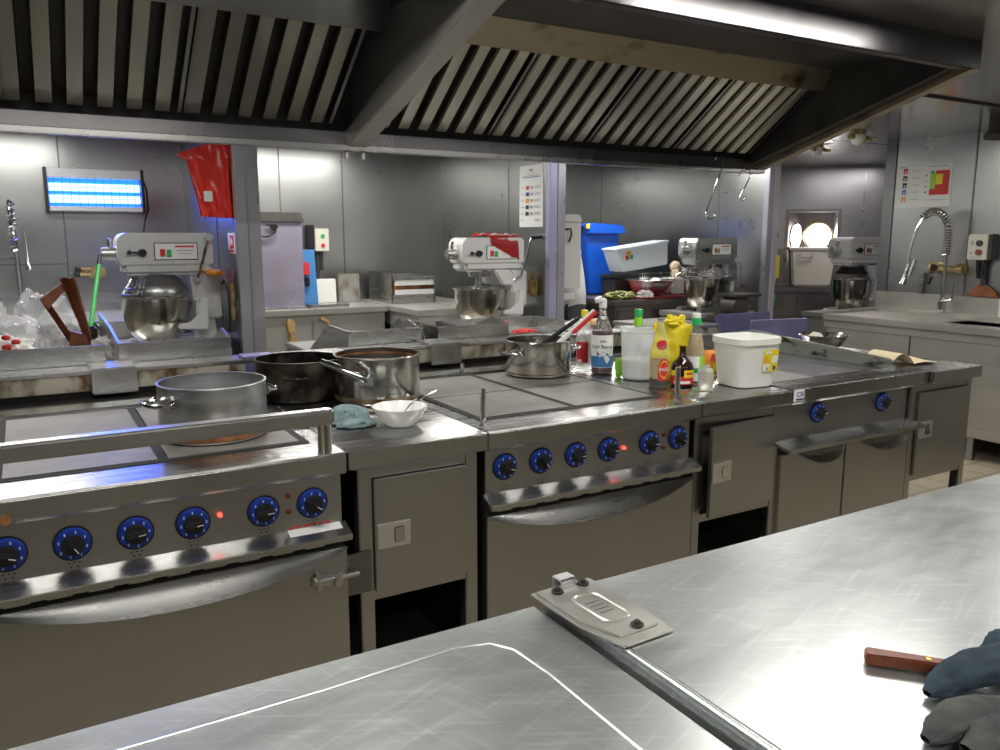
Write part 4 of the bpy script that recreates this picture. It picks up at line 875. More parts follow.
# ------------------------------------------------------------------ mixers (origin at the base centre, head points to -x, panel to -y)
def mixer(label, loc, sc, br, mat, guard, lever='up', head='alu', bowl_up=0.):
    t = thing('stand_mixer', label, 'mixer', loc, 'planetary mixers in the rear bays')
    B = lambda name, m_, fn, par=None: part(name, m_, par or t, fn, world=False)
    S = Matrix.Scale(sc, 4)
    def P(fn):
        def g(m): m.X = S.copy(); fn(m)
        return g
    B('column', mat, P(lambda m: (m.box((.17, -.10, .16), (.315, .10, .44), .012), m.prism([(.14, 0), (.29, 0), (.27, .2), (.26, .5), (.13, .5), (.16, .2)], 'y', -.07, .07, .008))))
    B('base', mat, P(lambda m: (m.box((-.22, -.17, 0), (-.02, -.10, .035), .01), m.box((-.22, .10, 0), (-.02, .17, .035), .01), m.box((-.05, -.17, 0), (.30, .17, .045), .012))))
    B('head', mat, P(lambda m: (m.prism([(.275, .50)] + [(.245 + .03 * math.cos(a), .663 + .03 * math.sin(a)) for a in (0, .4, .8, 1.2, 1.57)] + [(-.205 + .06 * math.cos(a), .633 + .06 * math.sin(a)) for a in (1.57, 1.97, 2.36, 2.75, 3.14)] + [(-.265, .54), (-.25, .50)], 'y', -.12, .12, .022), m.box((-.24, -.11, .44), (.27, .11, .53), .02))))
    B('attachment_hub', 'alu', P(lambda m: (m.cyl((-.26, 0, .57), (-.345, 0, .57), .042, .038, 20, .004), m.cyl((-.30, 0, .6), (-.30, -.02, .66), .012))))
    pn = B('control_panel', 'paper', P(lambda m: (m.use('black').box((-.065, -.1235, .53), (.185, -.1205, .634), .001), m.use('paper').box((-.061, -.1245, .534), (.181, -.1225, .630), .001))))
    B('start_button', 'green', P(lambda m: m.box((.005, -.131, .548), (.032, -.1245, .592), .003)), pn)
    B('stop_button', 'red', P(lambda m: m.box((-.033, -.131, .552), (-.003, -.1245, .596), .003)), pn)
    B('panel_print', 'red', P(lambda m: (m.use('red').box((.055, -.1255, .606), (.165, -.1244, .616)), m.use('grey').box((.06, -.1255, .584), (.16, -.1244, .589)), m.box((.075, -.1255, .566), (.15, -.1244, .57)))), pn)
    B('speed_lever', 'black', P(lambda m: (m.cyl((-.13, -.12, .575), (-.13, -.145, .575), .025, .02), m.tube([(-.13, -.14, .575), (-.20, -.15, .578)], .006, 8), m.blob((-.205, -.15, .578), (.014, .014, .014), 0, 1, 2))))
    b = br
    zc = bowl_up; cxl = -.06
    B('planetary', 'alu', P(lambda m: (m.cyl((cxl, 0, .45), (cxl, 0, .395), .095, .085, 28, .004), m.cyl((cxl, 0, .395), (cxl, 0, .33), .02), m.cyl((cxl - .03, 0, .40), (cxl - .03, 0, .15), .011))))
    B('bowl', 'pot', P(lambda m: m.lathe([(0, .012 + zc), (b * .35, .013 + zc), (b * .62, .04 + zc), (b * .85, .10 + zc), (b * .96, .18 + zc), (b, .30 + zc), (b + .012, .305 + zc), (b + .012, .313 + zc), (b - .003, .313 + zc), (b * .93, .18 + zc), (b * .6, .05 + zc), (0, .02 + zc)], (cxl, 0, 0), 48)))
    yk = B('bowl_yoke', mat, P(lambda m: (m.prism([(cxl + b * .45, .115), (.20, .105), (.21, .30), (.165, .30), (.15, .20), (.10, .155), (cxl + b * .45, .145)], 'y', -b - .03, -b + .005, .006), m.prism([(cxl + b * .45, .115), (.20, .105), (.21, .30), (.165, .30), (.15, .20), (.10, .155), (cxl + b * .45, .145)], 'y', b - .005, b + .03, .006), m.box((.14, -b - .02, .13), (.21, b + .02, .28), .01))))
    if guard == 'hood':
        B('bowl_guard', 'alu', P(lambda m: (m.lathe([(b * .99, .318), (b * .985, .36), (b * .85, .42), (b * .6, .44)], (cxl, 0, 0), 40) if False else m.grid(26, 8, lambda u, v: (cxl + (b * (1 - .45 * v ** 2)) * math.cos(-2.0 + 2.6 * u), (b * (1 - .45 * v ** 2)) * math.sin(-2.0 + 2.6 * u), .318 + .125 * v), .004), )))
        B('wire_guard', 'steel', P(lambda m: ([m.tube([(cxl + b * .95 * math.cos(a), b * .95 * math.sin(a), .318), (cxl + b * .6 * math.cos(a), b * .6 * math.sin(a), .43)], .004, 6) for a in [-2.1 - k * .16 for k in range(12)]], [m.tube([(cxl + b * q * math.cos(-2.0 - k * .2), b * q * math.sin(-2.0 - k * .2), zq) for k in range(11)], .005, 6) for q, zq in ((.97, .325), (.85, .36), (.72, .39))])))
    elif guard == 'wire':
        B('bowl_guard', 'chrome', P(lambda m: ([m.tube([(cxl + (b + .09) * math.cos(a), (b + .09) * math.sin(a), .335), (cxl + .085 * math.cos(a), .085 * math.sin(a), .45)], .003, 6) for a in [k * 2 * PI / 30 for k in range(30)]], [m.tube([(cxl + q * math.cos(k * .21), q * math.sin(k * .21), zq) for k in range(30)], .004, 6, True) for q, zq in ((b + .09, .335), (b + .05, .375))])))
        B('guard_shroud', 'alu', P(lambda m: m.grid(14, 6, lambda u, v: (cxl + (b + .10 - .12 * v) * math.cos(-.9 + 1.8 * u), (b + .10 - .12 * v) * math.sin(-.9 + 1.8 * u), .26 + .19 * v), .004)))
    elif guard == 'dark':
        B('bowl_guard', 'dark', P(lambda m: m.grid(30, 6, lambda u, v: (cxl + (b - .01 - .06 * v) * math.cos(2 * PI * u), (b - .01 - .06 * v) * math.sin(2 * PI * u), .36 + .07 * v), .003)))
        B('guard_shroud', mat, P(lambda m: m.prism([(.03, .45), (.15, .45), (.20, .31), (.12, .30)], 'y', -.1, .1, .01)))
    else:
        B('guard_shroud', mat, P(lambda m: m.prism([(-.02, .45), (.12, .45), (.16, .40), (.16, .325), (.06, .33)], 'y', -b * .8, b * .8, .012)))
    if lever == 'up':
        B('lift_lever', 'chrome', P(lambda m: (m.cyl((.175, -.10, .42), (.175, -.135, .42), .022), m.tube([(.175, -.135, .42), (.25, -.145, .665)], .009, 8), m.cyl((.25, -.125, .668), (.25, -.165, .668), .024, .024, 18))))
    elif lever == 'crank':
        B('lift_lever', 'chrome', P(lambda m: (m.use('chrome').tube([(.16, -.115, .36), (.24, -.125, .40), (.33, -.135, .69)], .009, 8), m.use('black').tube([(.325, -.135, .692), (.41, -.14, .70)], .015, 8))))
    else:
        B('lift_lever', 'chrome', P(lambda m: (m.tube([(.24, -.115, .46), (.32, -.12, .45), (.335, -.125, .25)], .010, 8), m.box((.305, -.14, .22), (.40, -.11, .245), .004))))
    return t
mixer('large grey mixer with crank lever in front of the insect killer bay', (.75, 3.3, .832), 1.0, .20, 'enamel', 'hood', 'up')
mixer('mixer with red cloth draped on its head and black tipped crank', (2.975, 3.17, .830), .96, .20, 'enamel_w', 'plain', 'crank')
mixer('mixer with wire guard beside the white bin and steel bowls', (5.19, 3.14, .858), .92, .17, 'alu', 'wire', 'down')
mixer('mixer with dark bowl guard beside the porthole and sink', (6.66, 2.72, .806), 1.0, .155, 'enamel_w', 'dark', 'none2')
bench('mixer_stand', 2.66, 3.30, 2.95, 3.40, .827, 'low steel stand under the mixer with the red cloth')
bench('mixer_stand', 4.88, 5.58, 2.92, 3.40, .855, 'low stand under the mixer with the wire guard')
bench('mixer_stand', 6.35, 7.0, 2.40, 3.05, .804, 'low stand under the mixer by the porthole')
def redcloth(m):
    for key, a, b, dz in (('red', 0, 1, 0), ('white', .35, .5, .0035), ('white', .7, .8, .0035)):
        m.use(key).grid(22, 22 if key == 'red' else 6, lambda u, v: (lambda w: (2.90 + .24 * u + .05 * w, 3.27 - .25 * min(w, .88) - .012 * max(0, w - .82), 1.502 + dz + .03 * abs(math.sin(2.4 * PI * u + w)) * (1 - .7 * w) + .010 * noise.noise(Vector((u * 5, w * 5, 1))) - 1.0 * max(0, w - .82) * (.35 + .65 * u)))(a + (b - a) * v), .003)
solo('red_cloth', 'red', redcloth, 'red and white cloth hanging over a mixer head', 'cloth')
# ------------------------------------------------------------------ bay two
bench('counter', 1.27, 2.52, 3.98, YB - .004, .95, 'steel counter under the purple-lit steel cabinet box', doors=((1.30, 1.88), (1.90, 2.48)))
bench('corner_counter', 2.525, 3.30, 3.42, YB - .004, .955, 'dark fronted corner counter with the slotted steel box on it')
part('open_shelf', 'gap', bpy.data.objects['corner_counter'], lambda m: m.box((2.543, 3.50, .25), (2.56, 4.6, .80)))
t = thing('dough_machine', 'tall steel machine box with purple sheen right of the first column', 'machine', (1.75, 4.35, .95))
part('housing', 'lilac', t, lambda m: m.box((1.45, 4.10, .955), (1.875, 4.6, 1.612), .008))
part('lid', 'hood', t, lambda m: m.prism([(1.45, 1.613), (1.885, 1.613), (1.865, 1.685), (1.45, 1.685)], 'y', 4.08, 4.6, .004))
part('cable', 'black', t, lambda m: (m.tube([(1.60, 4.08, 1.595), (1.66, 4.075, 1.58), (1.66, 4.07, 1.54), (1.60, 4.075, 1.505), (1.5, 4.085, 1.51)], .008, 8), m.cyl((1.655, 4.10, 1.575), (1.655, 4.06, 1.575), .022)))
part('foot', 'steel', t, lambda m: m.box((1.42, 4.06, .95), (1.88, 4.6, .965), .003))
t = thing('blue_mount', 'blue upright board with a red switch beside the purple-lit box', 'board', (1.98, 4.4, .95))
part('board', 'bluemid', t, lambda m: m.prism([(1.90, .952), (2.04, .952), (2.02, 1.40), (1.92, 1.40)], 'y', 4.28, 4.32, .003))
part('switch', 'red', t, lambda m: m.box((1.915, 4.25, 1.20), (1.965, 4.285, 1.30), .004)); part('plug', 'black', t, lambda m: m.box((1.93, 4.25, 1.11), (1.965, 4.285, 1.18), .004))
t = thing('switch_box', 'small cream switch box with two buttons on the back wall', 'switch', (2.2, YB - .03, 1.45))
part('box_body', 'cream', t, lambda m: m.box((2.14, YB - .08, 1.38), (2.26, YB, 1.57), .005)); part('box_side', 'black', t, lambda m: m.box((2.08, YB - .06, 1.40), (2.139, YB, 1.60), .004))
part('button', 'green', t, lambda m: m.cyl((2.205, YB - .08, 1.51), (2.205, YB - .092, 1.51), .016)); part('button', 'red', t, lambda m: m.cyl((2.205, YB - .08, 1.43), (2.205, YB - .092, 1.43), .016))
part('cable', 'dark', t, lambda m: (m.tube([(2.17, YB - .03, 1.38), (2.17, YB - .03, 1.2), (2.16, YB - .03, 1.12)], .014, 8), m.tube([(2.21, YB - .03, 1.38), (2.21, YB - .03, 1.22)], .010, 8)))
solo('cutting_board', 'white', lambda m: m.at((2.34, 4.53, .952), rx=-.05).box((-.33, 0, 0), (-.06, .02, .20), .006), 'white board leaning on the back wall beside the blue board', 'board')
solo('stained_board', 'stain', lambda m: (m.at((2.40, 4.50, .952), rx=-.06).box((-.11, 0, 0), (.08, .02, .24), .006)), 'steel sheet with brown scorch mark leaning on the back wall', 'board')
bpy.data.objects['stained_board'].data.materials[0] = noisy('scorched_sheet', (.25, .14, .05), (.48, .48, .46), (6, 6, 4), (.35, .5), .8, lo=.3, hi=.5)
solo('low_tray', 'steel', lambda m: m.box((1.9, 4.05, .952), (2.22, 4.25, .975), .004), 'flat steel tray on the counter in front of the blue board', 'tray')
solo('wooden_block', 'palewood', lambda m: (m.prism([(1.71, .89), (1.75, .86), (1.75, .80), (1.74, .76), (1.76, .70), (1.75, .63), (1.71, .63), (1.70, .70), (1.71, .76), (1.69, .80), (1.69, .86)], 'y', 3.96, 3.996, .006)), 'carved wooden paddle handle hanging on the counter front', 'paddle')
solo('wooden_latch', 'palewood', lambda m: m.at((1.99, 3.985, .86), ry=.6).box((-.04, -.02, -.012), (.04, .012, .012), .006), 'small wooden latch on the counter front', 'latch')
t = thing('slotted_box', 'open steel box with a brown slot on the corner counter', 'box', (2.9, 4.3, .955))
part('left_plate', 'steel', t, lambda m: m.box((2.60, 4.10, .957), (2.61, 4.60, 1.21), .002))
part('shell', 'steel', t, lambda m: (m.box((2.61, 4.05, 1.15), (2.98, 4.6, 1.18), .003), m.box((2.61, 4.05, .957), (2.98, 4.6, 1.03), .003), m.box((2.61, 4.56, .957), (2.98, 4.6, 1.18)), m.box((2.965, 4.05, .957), (2.98, 4.6, 1.18), .002)))
part('slot', 'rust', t, lambda m: m.box((2.62, 4.08, 1.03), (2.965, 4.1, 1.15)))
part('slot_bar', 'enamel_w', t, lambda m: (m.box((2.62, 4.055, 1.105), (2.965, 4.075, 1.15)), m.box((2.62, 4.055, 1.03), (2.965, 4.075, 1.07))))
def poster_on(t, name, org, ux, uz, W, H, items, base='paper'):
    o = Vector(org); U = Vector(ux); Z = Vector(uz); N = U.cross(Z)
    def g(m):
        m.use(base); m.poly([o, o + U * W, o + U * W + Z * H, o + Z * H])
        for i, (key, a, b, c, d) in enumerate(items):
            e = N * (.0010 + .00025 * i); m.use(key)
            m.poly([o + U * a * W + Z * c * H + e, o + U * b * W + Z * c * H + e, o + U * b * W + Z * d * H + e, o + U * a * W + Z * d * H + e])
    return part(name, base, t, g)
items = [('grey', .42, .58, .90, .94), ('grey', .12, .85, .825, .835), ('bluemid', .15, .88, .80, .812), ('grey', .3, .7, .86, .866)]
for k, key in enumerate(('red', 'navy', 'orange', 'dark', 'dark', 'grey')):
    h = .64 - k * .105
    if k < 5: items += [(key, .29, .43, h - .03, h + .03), ('grey', .5, .6, h - .02, h + .02)]
    items += [('grey', .10, .22, h - .006, h + .006), ('grey', .68, .92, h + .010, h + .018), ('grey', .68, .9, h - .014, h - .006)]
t = thing('chart_poster', 'long white poster with small coloured pictures on the partition', 'poster', (3.32, 3.1, 1.6))
poster_on(t, 'sheet', (3.368, 3.335, 1.575), (0, -1, 0), (0, 0, 1), .33, .46, items)
solo('wall_fitting', 'brass', lambda m: (m.box((3.31, 3.04, 1.05), (3.365, 3.14, 1.20), .02), m.cyl((3.32, 3.09, 1.20), (3.32, 3.09, 1.25), .015)), 'brass pipe fitting on the partition beside the red-cloth mixer', 'valve')

# ------------------------------------------------------------------ bay three
t = thing('wall_box', 'pale lilac steel box with black hook right of the second column', 'box', (3.68, 3.25, 1.1))
part('housing', 'enamel_w', t, lambda m: m.box((3.52, 3.2, 1.09), (3.865, 3.5, 1.615), .006))
part('lid', 'enamel_w', t, lambda m: m.prism([(3.52, 1.617), (3.87, 1.617), (3.845, 1.675), (3.52, 1.675)], 'y', 3.19, 3.5, .004))
part('bracket', 'enamel_w', t, lambda m: m.box((3.52, 3.22, 1.0), (3.83, 3.5, 1.055), .005))
part('hook', 'black', t, lambda m: m.tube([(3.71, 3.195, 1.56), (3.74, 3.17, 1.565), (3.745, 3.165, 1.52), (3.725, 3.17, 1.46)], .008, 8))
bench('dark_counter', 4.40, 5.57, 3.42, YB - .004, .95, 'dark steel counter under the steel bowls and white bin', mat='cupboard', top='cupboard', doors=((4.45, 4.85), (4.87, 5.2), (5.22, 5.53)))
t = thing('wheelie_bin', 'bright blue lidded wheelie bin behind the lilac box', 'bin', (4.95, 4.4, .955))
part('bin_body', 'blue', t, lambda m: (m.prism([(4.66, .957), (4.94, .957), (5.02, 1.53), (4.60, 1.53)], 'y', 4.15, 4.6, .012)))
part('lid', 'blue', t, lambda m: (m.prism([(4.60, 1.53), (5.05, 1.53), (5.05, 1.585), (5.0, 1.615), (4.64, 1.63), (4.60, 1.60)], 'y', 4.10, 4.64, .008)))
part('handle', 'navy', t, lambda m: m.cyl((4.58, 4.12, 1.60), (4.58, 4.5, 1.60), .02)); part('sticker', 'yellow', t, lambda m: m.box((4.575, 4.09, 1.58), (4.61, 4.10, 1.62)))
t = thing('white_bin', 'translucent white food bin tipped up beside the wire guard mixer', 'bin', (5.05, 3.9, 1.2))
def tip(m):
    # a tapered open bin lying tilted, long wall facing the aisle
    m.at((5.03, 3.82, 1.325), ry=math.radians(-7))
    m.prism([(-.31, .105), (.31, .105), (.31, .085), (.29, -.12), (-.25, -.12), (-.31, .085)], 'y', -.02, .20, .02)
    m.box((-.317, -.03, .087), (.317, .21, .108), .006)
part('bin_body', 'frost', t, tip)
t.children[0].data.materials[0] = plain('frosted_white', (.66, .72, .78), .35)
part('bin_print', 'orange', t, lambda m: (m.at((5.03, 3.82, 1.325), ry=math.radians(-7)), m.use('orange').box((-.21, -.0225, .035), (-.15, -.0205, .065)), m.use('red').box((-.22, -.0225, -.01), (-.18, -.0205, .03)), m.use('green').box((-.17, -.0225, -.01), (-.13, -.0205, .03))))
solo('storage_crate', 'dark', lambda m: (m.box((4.80, 3.93, .953), (5.35, 4.13, 1.12), .006), m.box((4.78, 3.91, 1.12), (5.37, 4.135, 1.150), .004)), 'dark crate supporting the tipped white bin', 'crate')
t = thing('steel_bowl', 'wide steel mixing bowl on a red board under the white bin', 'bowl', (4.97, 3.62, .965))
part('bowl_body', 'steel', t, lambda m: m.lathe([(0, .001), (.09, .001), (.15, .03), (.20, .10), (.225, .138), (.232, .142), (.226, .146), (.19, .10), (.14, .036), (0, .008)], (4.99, 3.66, .968), 44))
solo('red_board', 'redboard', lambda m: m.box((4.75, 3.46, .952), (5.3, 3.9, .965), .003), 'red cutting board on the dark counter', 'board')
solo('white_box', 'white', lambda m: m.box((5.25, 3.64, .967), (5.55, 3.88, 1.12), .01), 'white plastic box between the steel bowl and the wire guard mixer', 'box')
solo('wire_basket', 'steel', lambda m: ([m.box((4.92 + k * .03, 3.72, 1.10), (4.924 + k * .03, 3.724, 1.17)) for k in range(14)], m.box((4.92, 3.72, 1.165), (5.34, 3.725, 1.172)), m.box((4.92, 3.72, 1.12), (5.34, 3.725, 1.125))), 'wire basket edge above the wide steel bowl', 'basket')
for i, (a, b, c, r, l) in enumerate(((5.38, 3.75, 1.22, .05, 'topmost'), (5.36, 3.72, 1.15, .045, 'lower left'), (5.46, 3.74, 1.16, .05, 'lower right'))):
    solo('garlic_bulb', 'garlic', lambda m: m.blob((a, b, c), (r, r, r * 1.1), .2, 3, 3, i + 20), '%s garlic bulb of the bunch above the white box' % l, 'garlic', 'garlic bulbs in a bunch')
solo('vegetable_bag', 'garlic', lambda m: m.blob((4.56, 3.56, .985), (.15, .08, .035), .5, 4, 4, 31, .953), 'clear bag of greens lying on the dark counter corner', 'bag')
bpy.data.objects['vegetable_bag'].data.materials[0] = noisy('greens', (.10, .12, .03), (.5, .48, .22), (22, 22, 22), (.2, .4))
solo('foil_bag', 'film', lambda m: m.blob((4.80, 3.5, .985), (.06, .07, .04), .5, 4, 4, 33, .968), 'silver crumpled bag beside the bag of greens', 'bag')
solo('weighing_scale', 'dark', lambda m: (m.box((5.0, 2.60, 1.01), (5.30, 2.85, 1.035), .006), m.cyl((5.08, 2.62, .93), (5.08, 2.78, .93), .085, seg=28), m.box((5.0, 2.62, .845), (5.3, 2.85, .87), .01), m.box((5.1, 2.7, .86), (5.25, 2.82, 1.01), .01)), 'grey platform scale with round dial below the wire guard mixer', 'scale')
bench('scale_stand', 4.95, 5.35, 2.55, 2.88, .845, 'small dark stand carrying the platform scale', mat='cupboard', top='cupboard')
# the cook, mostly hidden by the column and the lilac box
def skin_mesh(name, joints, edges, radii, root):
    me = bpy.data.meshes.new(name); me.from_pydata(joints, edges, [])
    o = bpy.data.objects.new(name, me); COL.objects.link(o)
    mo = o.modifiers.new('s', 'SKIN'); o.modifiers.new('d', 'SUBSURF').levels = 2
    for i, r in enumerate(radii):
        sv = me.skin_vertices[0].data[i]; sv.radius = r if isinstance(r, tuple) else (r, r); sv.use_root = i == root
    bpy.context.view_layer.update()
    dg = bpy.context.evaluated_depsgraph_get()
    nm = bpy.data.meshes.new_from_object(o.evaluated_get(dg)); bpy.data.objects.remove(o)
    return nm
cx0, cy0 = 4.275, 3.90
J = [(0, 0, .97), (-.02, 0, 1.12), (-.07, 0, 1.30), (-.13, 0, 1.45), (-.16, 0, 1.52), (-.20, 0, 1.62), (-.21, 0, 1.70),
     (0, -.10, .92), (-.04, -.11, .50), (.02, -.11, .08), (-.12, -.12, .04),
     (0, .10, .92), (-.02, .11, .50), (.05, .11, .08), (-.09, .12, .04),
     (-.13, -.17, 1.43), (-.20, -.24, 1.18), (-.40, -.20, 1.08), (-.48, -.18, 1.07),
     (-.13, .17, 1.43), (-.20, .24, 1.18), (-.40, .20, 1.08), (-.48, .18, 1.07)]
Ed = [(0, 1), (1, 2), (2, 3), (3, 4), (4, 5), (5, 6), (0, 7), (7, 8), (8, 9), (9, 10), (0, 11), (11, 12), (12, 13), (13, 14), (3, 15), (15, 16), (16, 17), (17, 18), (3, 19), (19, 20), (20, 21), (21, 22)]
Rr = [(.155, .18), (.125, .16), (.115, .17), (.10, .13), .055, .095, .085, .095, .065, .045, .04, .095, .065, .045, .04, .065, .05, .038, .035, .065, .05, .038, .035]
for s, w_ in ((-.18, 18), (.18, 22)):
    for k in range(5):
        o_ = (k - 2) * .017
        L_ = (.06, .075, .08, .075, .06)[k] * (.8 if k == 0 else 1)
        i0 = len(J); J += [(-.52, s + o_, 1.068), (-.52 - L_ * .6, s + o_ * 1.2, 1.06), (-.52 - L_, s + o_ * 1.25, 1.04)]
        Ed += [(w_, i0), (i0, i0 + 1), (i0 + 1, i0 + 2)]; Rr += [.010, .009, .008]
nm = skin_mesh('person', [(a + cx0, b + cy0, c) for a, b, c in J], Ed, Rr, 0)
for k in ('jacket', 'trouser', 'skin', 'black'): nm.materials.append(M[k])
for p in nm.polygons:
    c = p.center; lx = c.x - cx0
    p.material_index = 3 if c.z < .10 else 1 if c.z < .90 else 2 if (c.z > 1.5 and lx < -.08) or lx < -.40 else 0
    p.use_smooth = True
po = bpy.data.objects.new('person', nm); COL.objects.link(po)
tag(po, 'person in white jacket and dark trousers leaning behind the lilac box', 'person')
part('hair', 'black', po, lambda m: m.blob((cx0 - .19, cy0, 1.685), (.115, .105, .10), .1, 3, 3, 2))
part('nose', 'skin', po, lambda m: m.blob((cx0 - .315, cy0, 1.635), (.02, .014, .02), 0, 1, 2))
for s in (-1, 1): part('eye', 'black', po, lambda m: m.blob((cx0 - .295, cy0 + s * .035, 1.655), (.01, .012, .008), 0, 1, 2))

# ------------------------------------------------------------------ bay four
t = thing('wall_box', 'white steel box with black hook right of the third column', 'box', (5.95, 3.2, 1.1))
part('housing', 'enamel_w', t, lambda m: m.box((5.82, 3.2, 1.07), (6.15, 3.5, 1.60), .006)); part('lid', 'enamel_w', t, lambda m: m.prism([(5.82, 1.602), (6.16, 1.602), (6.13, 1.66), (5.82, 1.66)], 'y', 3.19, 3.5, .004))
part('hook', 'black', t, lambda m: m.tube([(6.06, 3.195, 1.56), (6.09, 3.17, 1.565), (6.10, 3.165, 1.51), (6.07, 3.17, 1.46)], .008, 8))
solo('green_bag', 'green', lambda m: m.blob((6.17, 3.3, .90), (.07, .06, .09), .35, 3, 4, 40), 'small green plastic bag hanging below the white box', 'bag')
t = thing('dark_cupboard', 'brown steel cupboard under the cream container and porthole', 'cupboard', hp(.0, -.35, 0))
part('carcass', 'cupboard', t, hull(lambda m: (m.box((-1.1, -.52, .05), (.40, -.02, .93), .004),)))
part('worktop', 'cupboard', t, hull(lambda m: m.box((-1.12, -.54, .93), (.42, -.01, .98), .004)))
for a, b in ((-.72, -.34), (-.30, .08), (.1, .38)): part('drawer', 'cupboard', t, hull(lambda m: (m.box((a, -.532, .68), (b, -.52, .90), .003), m.box((a, -.532, .12), (b, -.52, .66), .003))))
t = thing('food_container', 'large cream plastic container with metal handle below the porthole', 'container', hp(.22, -.25, .98))
part('container_body', 'cream', t, hull(lambda m: (m.prism([(.04, .985), (.41, .985), (.45, 1.385), (.0, 1.385)], 'y', -.46, -.1, .02), m.box((-.015, -.475, 1.36), (.465, -.09, 1.392), .008))))
part('handle', 'grey', t, hull(lambda m: m.tube([(.10, -.475, 1.33), (.10, -.49, 1.29), (.22, -.49, 1.285), (.22, -.475, 1.33)], .007, 8)))
t = thing('electric_box', 'grey box with yellow label left of the cream container', 'box', hp(-.12, -.35, .98))
part('housing', 'hood', t, hull(lambda m: m.box((-.27, -.45, .985), (-.06, -.2, 1.375), .004)))
part('yellow_label', 'yellow', t, hull(lambda m: (m.use('yellow').box((-.20, -.453, 1.07), (-.10, -.4495, 1.31)), m.use('grey').box((-.18, -.4545, 1.16), (-.12, -.4525, 1.165)), m.box((-.18, -.4545, 1.2), (-.12, -.4525, 1.205)))))
# ------------------------------------------------------------------ sink wall
t = thing('sink_unit', 'long steel sink counter along the right wall with the spray tap', 'sink', (5.76, .8, 0))
SX = 5.42
part('worktop', 'sinkfront', t, lambda m: (m.box((SX, -2.5, .855), (SX + .07, 2.09, .905), .006), m.box((SX + .07, 1.25, .86), (6.105, 2.09, .90)), m.box((SX + .07, .35, .86), (SX + .2, 1.25, .90)), m.box((5.98, .35, .86), (6.105, 1.25, .90)), m.box((SX + .07, -2.5, .86), (6.105, .35, .90)), m.box((SX + .02, 2.07, .90), (6.1, 2.10, .925), .004)))
part('upstand', 'sinkfront', t, lambda m: (m.box((6.085, -2.5, .90), (6.108, 2.10, 1.06), .004), m.box((6.0, -.5, .90), (6.085, 1.75, .935), .004)))
part('basin', 'enamel', t, lambda m: (m.box((SX + .19, .34, .85), (5.99, 1.26, .865)), m.box((SX + .19, .35, .79), (SX + .2, 1.25, .89)), m.box((5.98, .35, .79), (5.99, 1.25, .89)), m.box((SX + .2, .34, .79), (5.98, .35, .89)), m.box((SX + .2, 1.25, .79), (5.98, 1.26, .89))))
part('front_rail', 'sinkfront', t, lambda m: m.box((SX + .015, -2.5, .80), (SX + .04, 2.08, .856)))
for a, b in ((1.36, 2.06), (.62, 1.35), (-.1, .60), (-.9, -.12), (-1.8, -.92)): part('front_panel', 'sinkfront', t, lambda m: m.box((SX + .02, a, .22), (SX + .035, b, .80), .003))
part('bottom_rail', 'sinkfront', t, lambda m: m.box((SX + .015, -2.5, .16), (SX + .06, 2.08, .22), .003))
for y in (2.03, .84, -.4, -1.6): part('leg', 'front', t, lambda m: m.box((SX + .02, y, 0), (SX + .065, y + .045, .2), .003))
part('carcass', 'dark', t, lambda m: (m.box((SX + .04, -2.5, .2), (6.08, 2.06, .58)), m.box((SX + .07, 2.045, .2), (6.08, 2.065, .855))))
t = thing('spray_tap', 'chrome spring spray tap arching over the sink', 'tap', (6.03, 1.5, .93))
tx, ty = 5.97, 1.46
part('tap_base', 'chrome', t, lambda m: (m.cyl((tx, ty, .935), (tx, ty, 1.02), .03), m.cyl((tx, ty, 1.0), (tx, ty, 1.40), .016), m.cyl((tx, ty, 1.03), (tx - .02, ty - .09, 1.04), .016), m.tube([(tx - .02, ty - .085, 1.04), (tx - .025, ty - .10, 1.16)], .008, 8)))
def arch(k):
    a = PI * min(1, k); return Vector((tx - .05 * k, ty + .10 - .10 * math.cos(a) + .03 * max(0, k - 1), 1.50 + .20 * math.sin(a)))
def coil(m):
    pts = []; N = 230
    for i in range(N):
        u = i / N
        if u < .45: c = Vector((tx, ty, 1.36 + .20 * u / .45)); tdir = Vector((0, 0, 1))
        else:
            a = PI * (u - .45) / .55 * .78; c = Vector((tx - .03 * a, ty + .095 - .095 * math.cos(a), 1.56 + .13 * math.sin(a))); tdir = Vector((0, math.sin(a), math.cos(a)))
        s1 = Vector((1, 0, 0)); s2 = tdir.cross(s1); an = i * 2 * PI / 10
        pts.append(c + (s1 * math.cos(an) + s2 * math.sin(an)) * .026)
    m.tube(pts, .0075, 6)
part('spring', 'chrome', t, coil)
part('hose', 'chrome', t, lambda m: m.tube([(tx, ty, 1.38), (tx, ty, 1.56), (tx - .01, ty + .03, 1.65), (tx - .03, ty + .095, 1.69), (tx - .06, ty + .16, 1.66), (tx - .09, ty + .20, 1.56), (tx - .11, ty + .22, 1.40), (tx - .12, ty + .215, 1.30)], .011, 10))
part('spray_head', 'steel', t, lambda m: (m.tube([(tx - .12, ty + .215, 1.30), (tx - .14, ty + .235, 1.18)], [.014, .016], 12), m.tube([(tx - .115, ty + .17, 1.33), (tx - .135, ty + .195, 1.20)], .014, 10), m.cyl((tx - .14, ty + .235, 1.19), (tx - .15, ty + .245, 1.145), .022, .034)))
t = thing('wall_mixer_valve', 'brass mixing valve on the right wall behind the spray tap', 'valve', (6.06, 1.5, 1.26))
part('valve_body', 'brass', t, lambda m: (m.cyl((6.11, 1.58, 1.27), (6.03, 1.58, 1.27), .04), m.cyl((6.11, 1.42, 1.26), (6.04, 1.42, 1.26), .028), m.cyl((6.05, 1.60, 1.265), (6.05, 1.41, 1.255), .024), m.cyl((6.06, 1.41, 1.26), (6.06, 1.37, 1.26), .04), m.cyl((6.05, 1.62, 1.265), (6.05, 1.60, 1.265), .045)))
